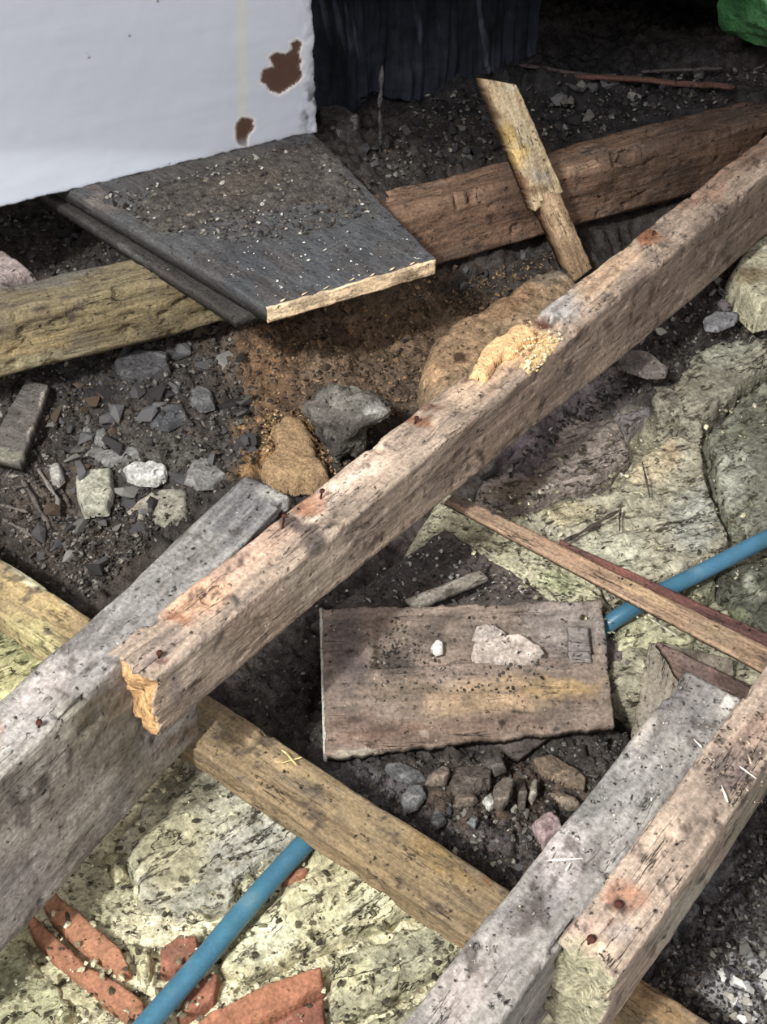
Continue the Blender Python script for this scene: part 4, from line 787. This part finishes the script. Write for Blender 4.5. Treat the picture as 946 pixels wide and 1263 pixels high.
def scatter(name, poly, n, smin, smax, mts, label, cat, group, fl=.6, dz=.0, fn=None, elong=.5):
    q = rpoly(poly, n); g = GA(q[:, 0], q[:, 1], dz, fn)
    for i in range(n):
        mt = mts[RNG.randint(len(mts))]; s = (smin+(smax-smin)*RNG.rand()**1.8)/2*np.linalg.norm(g[i]-[0, 0, CH])/FPX
        o = bpy.data.objects.new(name, hm(RNG.randint(8), mt, fl)); COL.objects.link(o)
        o.location = g[i]+np.array([0, 0, s*fl*.45]); o.scale = (s*(1+RNG.rand()*elong), s*(1-RNG.rand()*elong*.6), s*RNG.uniform(.7, 1.1))
        o.rotation_euler = (RNG.uniform(-.5, .5), RNG.uniform(-.5, .5), RNG.uniform(0, 6.28)); 
        look = ('larger ' if s*2*FPX/np.linalg.norm(g[i]-[0, 0, CH]) > smin+(smax-smin)*.45 else 'small ')+{'dark': 'blackish', 'slate': 'slate grey', 'grey': 'mid grey', 'brown': 'brown', 'pale': 'pale buff', 'tan': 'tan', 'white': 'whitish', 'mauve': 'mauve grey'}[mt]
        a_, b__ = q[i]; lx, ly, ln = min(LAND, key=lambda t: (t[0]-a_)**2+(t[1]-b__)**2); ddx, ddy = a_-lx, b__-ly
        dr = ('close to' if math.hypot(ddx, ddy) < 22 else ('right of' if ddx > 0 else 'left of') if abs(ddx) > abs(ddy) else ('below' if ddy > 0 else 'above'))
        if math.hypot(ddx, ddy) > 60: dr = 'well '+dr
        noun = label.split(' in the ')[0].split(' in front')[0].split(' just ')[0].split(' on the ')[0].split(' below ')[0].split(' behind ')[0].split(' between ')[0]
        tag(o, look+' '+noun+' '+dr+' the '+ln, cat, group); o['kind'] = 'thing'
scatter('rubble_piece', [(60, 470), (150, 430), (290, 390), (310, 480), (320, 560), (270, 575), (200, 640), (140, 700), (100, 730), (40, 680), (60, 560)], 150, 6, 36, ['dark', 'slate', 'slate', 'grey', 'slate', 'brown'], 'rubble piece in the dark soil of the left pit', 'rubble', 'rubble in the left pit')
scatter('earth_lump', [(300, 400), (420, 385), (530, 350), (520, 470), (470, 500), (400, 470), (350, 500), (310, 520)], 45, 5, 18, ['brown', 'brown', 'tan', 'dark'], 'earth lump below the black floorboard', 'earth lump', 'lumps in the brown earth')
scatter('chip', [(430, 960), (520, 1000), (660, 990), (690, 1000), (640, 1080), (600, 1075), (470, 1000)], 45, 4, 16, ['slate', 'grey', 'dark', 'mauve', 'pale'], 'stone chip on the soil between plate and tile fragments', 'chip', 'chips by the timber plate')
scatter('white_gravel', [(880, 1205), (905, 1180), (960, 1150), (960, 1280), (900, 1280), (884, 1240)], 42, 8, 20, ['white', 'white', 'pale', 'grey'], 'gravel lump in the lower right corner', 'gravel', 'white gravel in the corner', dz=.004, elong=.3)
scatter('rubble_piece', [(800, 1180), (860, 1090), (946, 1010), (960, 1150), (880, 1220), (830, 1225)], 55, 4, 16, ['slate', 'dark', 'grey', 'slate', 'pale'], 'rubble piece in the soil right of the pinkish joist', 'rubble', 'rubble right of the pinkish joist')
scatter('rubble_piece', [(740, 400), (830, 370), (900, 340), (905, 390), (830, 420), (760, 450), (700, 520), (620, 590), (600, 590), (690, 480)], 60, 6, 24, ['mauve', 'slate', 'grey', 'dark', 'mauve', 'pale'], 'rubble piece just beneath the long joist', 'rubble', 'rubble beneath the long joist', dz=.012)
scatter('rubble_piece', [(420, 195), (520, 150), (610, 130), (640, 180), (600, 205), (440, 230)], 45, 6, 26, ['dark', 'slate', 'dark', 'grey'], 'rubble lump behind the brown beam, near the sheet', 'rubble', 'rubble behind the beam', fl=.8)
scatter('rubble_piece', [(680, 110), (860, 90), (900, 105), (780, 140), (690, 165)], 40, 8, 30, ['dark', 'slate', 'dark', 'grey'], 'rubble lump in the void behind the brown beam', 'rubble', 'rubble in the void', fl=.8)
scatter('rubble_piece', [(-10, 275), (60, 262), (130, 290), (110, 312), (50, 330), (30, 310)], 24, 8, 26, ['dark', 'slate', 'dark'], 'rubble lump between the partition and mossy beam', 'rubble', 'rubble under the partition', dz=.0)
scatter('rubble_piece', [(540, 330), (640, 310), (690, 300), (640, 335), (560, 370)], 22, 5, 18, ['dark', 'slate', 'brown'], 'rubble bit in front of the brown beam', 'rubble', 'rubble in front of the brown beam')

def crumbs(name, q, g, smin, smax, cols, label, cat, up=.0, slim=.03, mat='soil', fl=.7):
    n = len(g); V0, F0 = hull(333, 13, 1.0); V0 = np.array(V0); F0 = np.array(F0)
    s = (smin+(smax-smin)*RNG.rand(n)**2)/2*np.linalg.norm(g-np.array([0, 0, CH]), axis=1)/FPX
    a = RNG.rand(n)*6.28; lon = np.where(RNG.rand(n) < slim, 2.4, RNG.uniform(.8, 1.3, n))
    X = V0[None]*np.stack([s*lon, s*.8, s*fl], -1)[:, None]
    ti = RNG.uniform(-.5, .5, n); X2 = X.copy(); X2[..., 2] += X[..., 0]*ti[:, None]
    ca, sa = np.cos(a)[:, None], np.sin(a)[:, None]
    Xr = np.stack([X2[..., 0]*ca-X2[..., 1]*sa, X2[..., 0]*sa+X2[..., 1]*ca, X2[..., 2]], -1)+g[:, None]+np.array([0, 0, up])+np.array([0, 0, 1])*(s*.25)[:, None, None]
    Fa = (F0[None]+np.arange(n)[:, None, None]*len(V0)).reshape(-1, 3)
    cl_ = np.array([lin(c) for c in cols])[RNG.randint(len(cols), size=n)]*(RNG.uniform(.7, 1.3, n)[:, None])
    o = meshobj(name, Xr.reshape(-1, 3), Fa, M[mat], np.repeat(cl_, len(V0), 0), None, False)
    o['kind'] = 'stuff'; o['label'] = label; o['category'] = cat; return o
DK = [(46, 43, 42), (60, 56, 54), (74, 70, 68), (92, 87, 82), (70, 60, 52), (56, 50, 46), (112, 106, 98)]
q = np.vstack([rpoly([(-20, 460), (280, 390), (330, 560), (100, 740), (-20, 680)], 5200), rpoly([(30, 640), (230, 610), (110, 745)], 1300), rpoly([(430, 950), (800, 900), (640, 1100), (440, 1010)], 1800), rpoly([(780, 1240), (960, 1000), (960, 1290), (800, 1290)], 2300),
               rpoly([(600, 600), (900, 330), (960, 420), (760, 500)], 1400), rpoly([(-20, 255), (200, 240), (150, 330), (-20, 350)], 700), rpoly([(430, 240), (500, 120), (946, 80), (946, 115)], 1500), rpoly([(300, 640), (420, 740), (400, 920), (290, 880)], 500)])
crumbs('soil_crumbs', q, GA(q[:, 0], q[:, 1]), 2, 9, DK, 'loose dark crumbs of soil, grit and splinters over the ground', 'soil')
q = np.vstack([rpoly([(300, 400), (540, 340), (530, 480), (400, 600), (320, 600), (300, 500)], 3200), rpoly([(540, 360), (700, 300), (720, 330), (560, 400)], 500)])
crumbs('earth_crumbs', q, GA(q[:, 0], q[:, 1]), 2, 8, [(98, 78, 60), (112, 88, 66), (78, 64, 52), (136, 106, 74), (60, 52, 46)], 'loose brown earth crumbs below the black floorboard', 'earth')
def plane_pts(poly, n, z): q = rpoly(poly, n); return q, PA(q[:, 0], q[:, 1], np.full(n, z))
q, g = plane_pts([(120, 243), (200, 225), (385, 170), (410, 200), (470, 265), (380, 290), (300, 300), (200, 285)], 1100, .001)
crumbs('board_grit', q, g, 2, 9, DK+[(100, 90, 76), (150, 144, 136)], 'grit and crumbs scattered over the black floorboard', 'grit')
q, g = plane_pts([(300, 300), (480, 280), (535, 316), (330, 372), (250, 320)], 110, .001)
crumbs('board_dust', q, g, 1.5, 5, [(140, 136, 130), (110, 106, 104), (190, 184, 176)], 'sparse pale specks near the sawn edge of the floorboard', 'grit')
q, g = plane_pts([(515, 1250), (850, 835), (918, 862), (720, 1090)], 300, .001)
crumbs('joist_grit', q, g, 1, 5, DK+[(150, 140, 134), (196, 180, 160)], 'dark grit lying on the lower right joists', 'grit')
q, g = plane_pts([(860, 920), (946, 860), (946, 990), (880, 1000)], 170, .001)
crumbs('joist_crumbs', q, g, 1.5, 7, [(84, 68, 62), (104, 84, 74), (70, 58, 54), (160, 140, 120)], 'brown crumbs on the pinkish joist at right edge', 'grit')
q = rpoly([(410, 760), (500, 760), (560, 830), (740, 780), (640, 860), (500, 850), (420, 900)], 420); zz = -.315-.055*np.clip((q[:, 1]-745)/165, 0, 1)
g = PA(q[:, 0], q[:, 1], zz+.002)
crumbs('plank_grit', q, g, 1.5, 7, DK+[(150, 134, 118)], 'grit lying on the broken wide plank', 'grit')
q = rpoly([(400, 745), (545, 660), (680, 735), (520, 745)], 500); zz = np.full(500, -.343)
crumbs('board_soil', q, PA(q[:, 0], q[:, 1], zz), 2, 8, DK[:5]+[(150, 146, 140)], 'dark soil crumbs on the board beneath the broken plank', 'soil')
# sawdust flakes and straws
q, g = plane_pts([(620, 425), (650, 396), (696, 415), (660, 462)], 160, .002)
crumbs('sawdust_flakes', q, g, 2, 7, [(232, 204, 150), (216, 176, 112), (240, 220, 176)], 'pale sawdust flakes sprinkled on the long joist', 'sawdust', mat='sawdust')
for i, (x0, y0, x1, y1, z, lb) in enumerate([(344, 942, 372, 934, -.266, 'longest yellow straw on the plate near the long joist'), (352, 928, 366, 944, -.262, 'short yellow straw crossing the longest one'), (346, 924, 358, 932, -.266, 'upper short straw beside the crossed straws'),
        (673, 1061, 719, 1059, .006, 'long pale splinter lying across the grey lower joist'), (697, 1074, 703, 1064, .006, 'short white splinter below the long pale one'), (913, 945, 933, 960, .006, 'pale splinter on the pinkish joist at the right edge'),
        (856, 912, 866, 922, .006, 'small pale splinter near the far end of the grey joist'), (890, 968, 898, 990, .006, 'short grey splinter on the pinkish joist')]):
    stick('straw' if i < 3 else 'splinter', [P(x0, y0, z), P(x1, y1, z)], .0032, .0028, M['wood'], (224, 196, 120) if i < 3 else (226, 214, 192), lb, 'straw' if i < 3 else 'splinter', seed=60+i)
cl_ = board('cleat', [P(700, 772, -.318), P(726, 772, -.318), P(730, 816, -.334), P(703, 817, -.334)], .012, M['grimy'], (124, 114, 110), (), 160, .003, .0015, .002, parent=blk)
for i, (x, y) in enumerate([(345, 372), (372, 364), (398, 357), (430, 347), (455, 341), (480, 334), (505, 327)]):
    stick('splinter', [P(x, y, .001), P(x+7, y-4, .003)], .0035, .003, M['wood'], (214, 180, 140), None, seed=170+i, par=bb)
# nails in the long joist
def nail(x, y, z, par, r_=.0035, h=.012, lean=(.2, .1)):
    V = []; k = 8
    prof = [(.0, h), (r_, h), (r_*1.05, h-.0022), (r_*.4, h-.003), (r_*.35, -.01)]
    for rr_, zz_ in prof:
        for j in range(k):
            a = 2*math.pi*j/k; V.append((max(rr_, 1e-4)*math.cos(a)+lean[0]*zz_, max(rr_, 1e-4)*math.sin(a)+lean[1]*zz_, zz_))
    V = np.array(V)+P(x, y, z)
    return meshobj('nail', V, gridF(5, k, True)[:, ::-1], M['rust'], np.tile(np.array(lin((70, 44, 34))), (len(V), 1)), par)
for x, y in ((348, 652), (396, 612), (512, 522), (804, 292), (196, 812)): nail(x, y, 0, b2, .0035, .010 if x != 348 else .022)
for x, y in ((762, 1117), (728, 1160)): nail(x, y, 0, b4, .004, .004)
for x, y in ((48, 893),): nail(x, y, 0, b1, .0035, .004)

dl = flat('dirt_layer', [(190, 226), (300, 200), (392, 168), (420, 190), (452, 236), (430, 262), (380, 250), (330, 262), (270, 262), (230, 290), (180, 284), (160, 262)], .004, .012, 'soil', (74, 68, 64), 'layer of dark dirt on the black floorboard against the white partition', 'dirt', [(420, 215, 40, 30, 0, (92, 86, 82), .6), (300, 225, 60, 20, -15, (88, 78, 68), .6)], 90, rough=.007, bev=.03, edge=.02, step=.003, ns=60)
dl['kind'] = 'stuff'
CR = [(186, 178, 142), (176, 166, 130), (150, 142, 112), (130, 122, 94), (110, 100, 76), (84, 76, 58), (60, 54, 44)]
q = rpoly([(-40, 1160), (150, 960), (260, 890), (620, 1120), (540, 1290), (-40, 1290)], 1100); z = RNG.uniform(-.357, -.342, len(q))
crumbs('mortar_crumbs', q, PA(q[:, 0], q[:, 1], z), 2, 12, CR, 'crumbling lime mortar bits on the footing at lower left', 'mortar', fl=.6)
q = rpoly([(560, 650), (650, 560), (800, 520), (946, 400), (960, 690), (760, 800), (600, 720)], 1000); z = RNG.uniform(-.344, -.326, len(q))
crumbs('mortar_grit', q, PA(q[:, 0], q[:, 1], z), 2, 9, CR+[(150, 140, 130)], 'mortar grit on the pale masonry at right', 'mortar', fl=.6)
q = rpoly([(325, 505), (400, 505), (420, 585), (320, 600)], 500)
crumbs('sawdust_grains', q, GA(q[:, 0], q[:, 1], .012), 2, 6, [(186, 150, 98), (150, 112, 70), (206, 172, 118), (120, 88, 56)], 'loose sawdust grains around the ochre heap', 'sawdust', mat='sawdust', fl=.6)
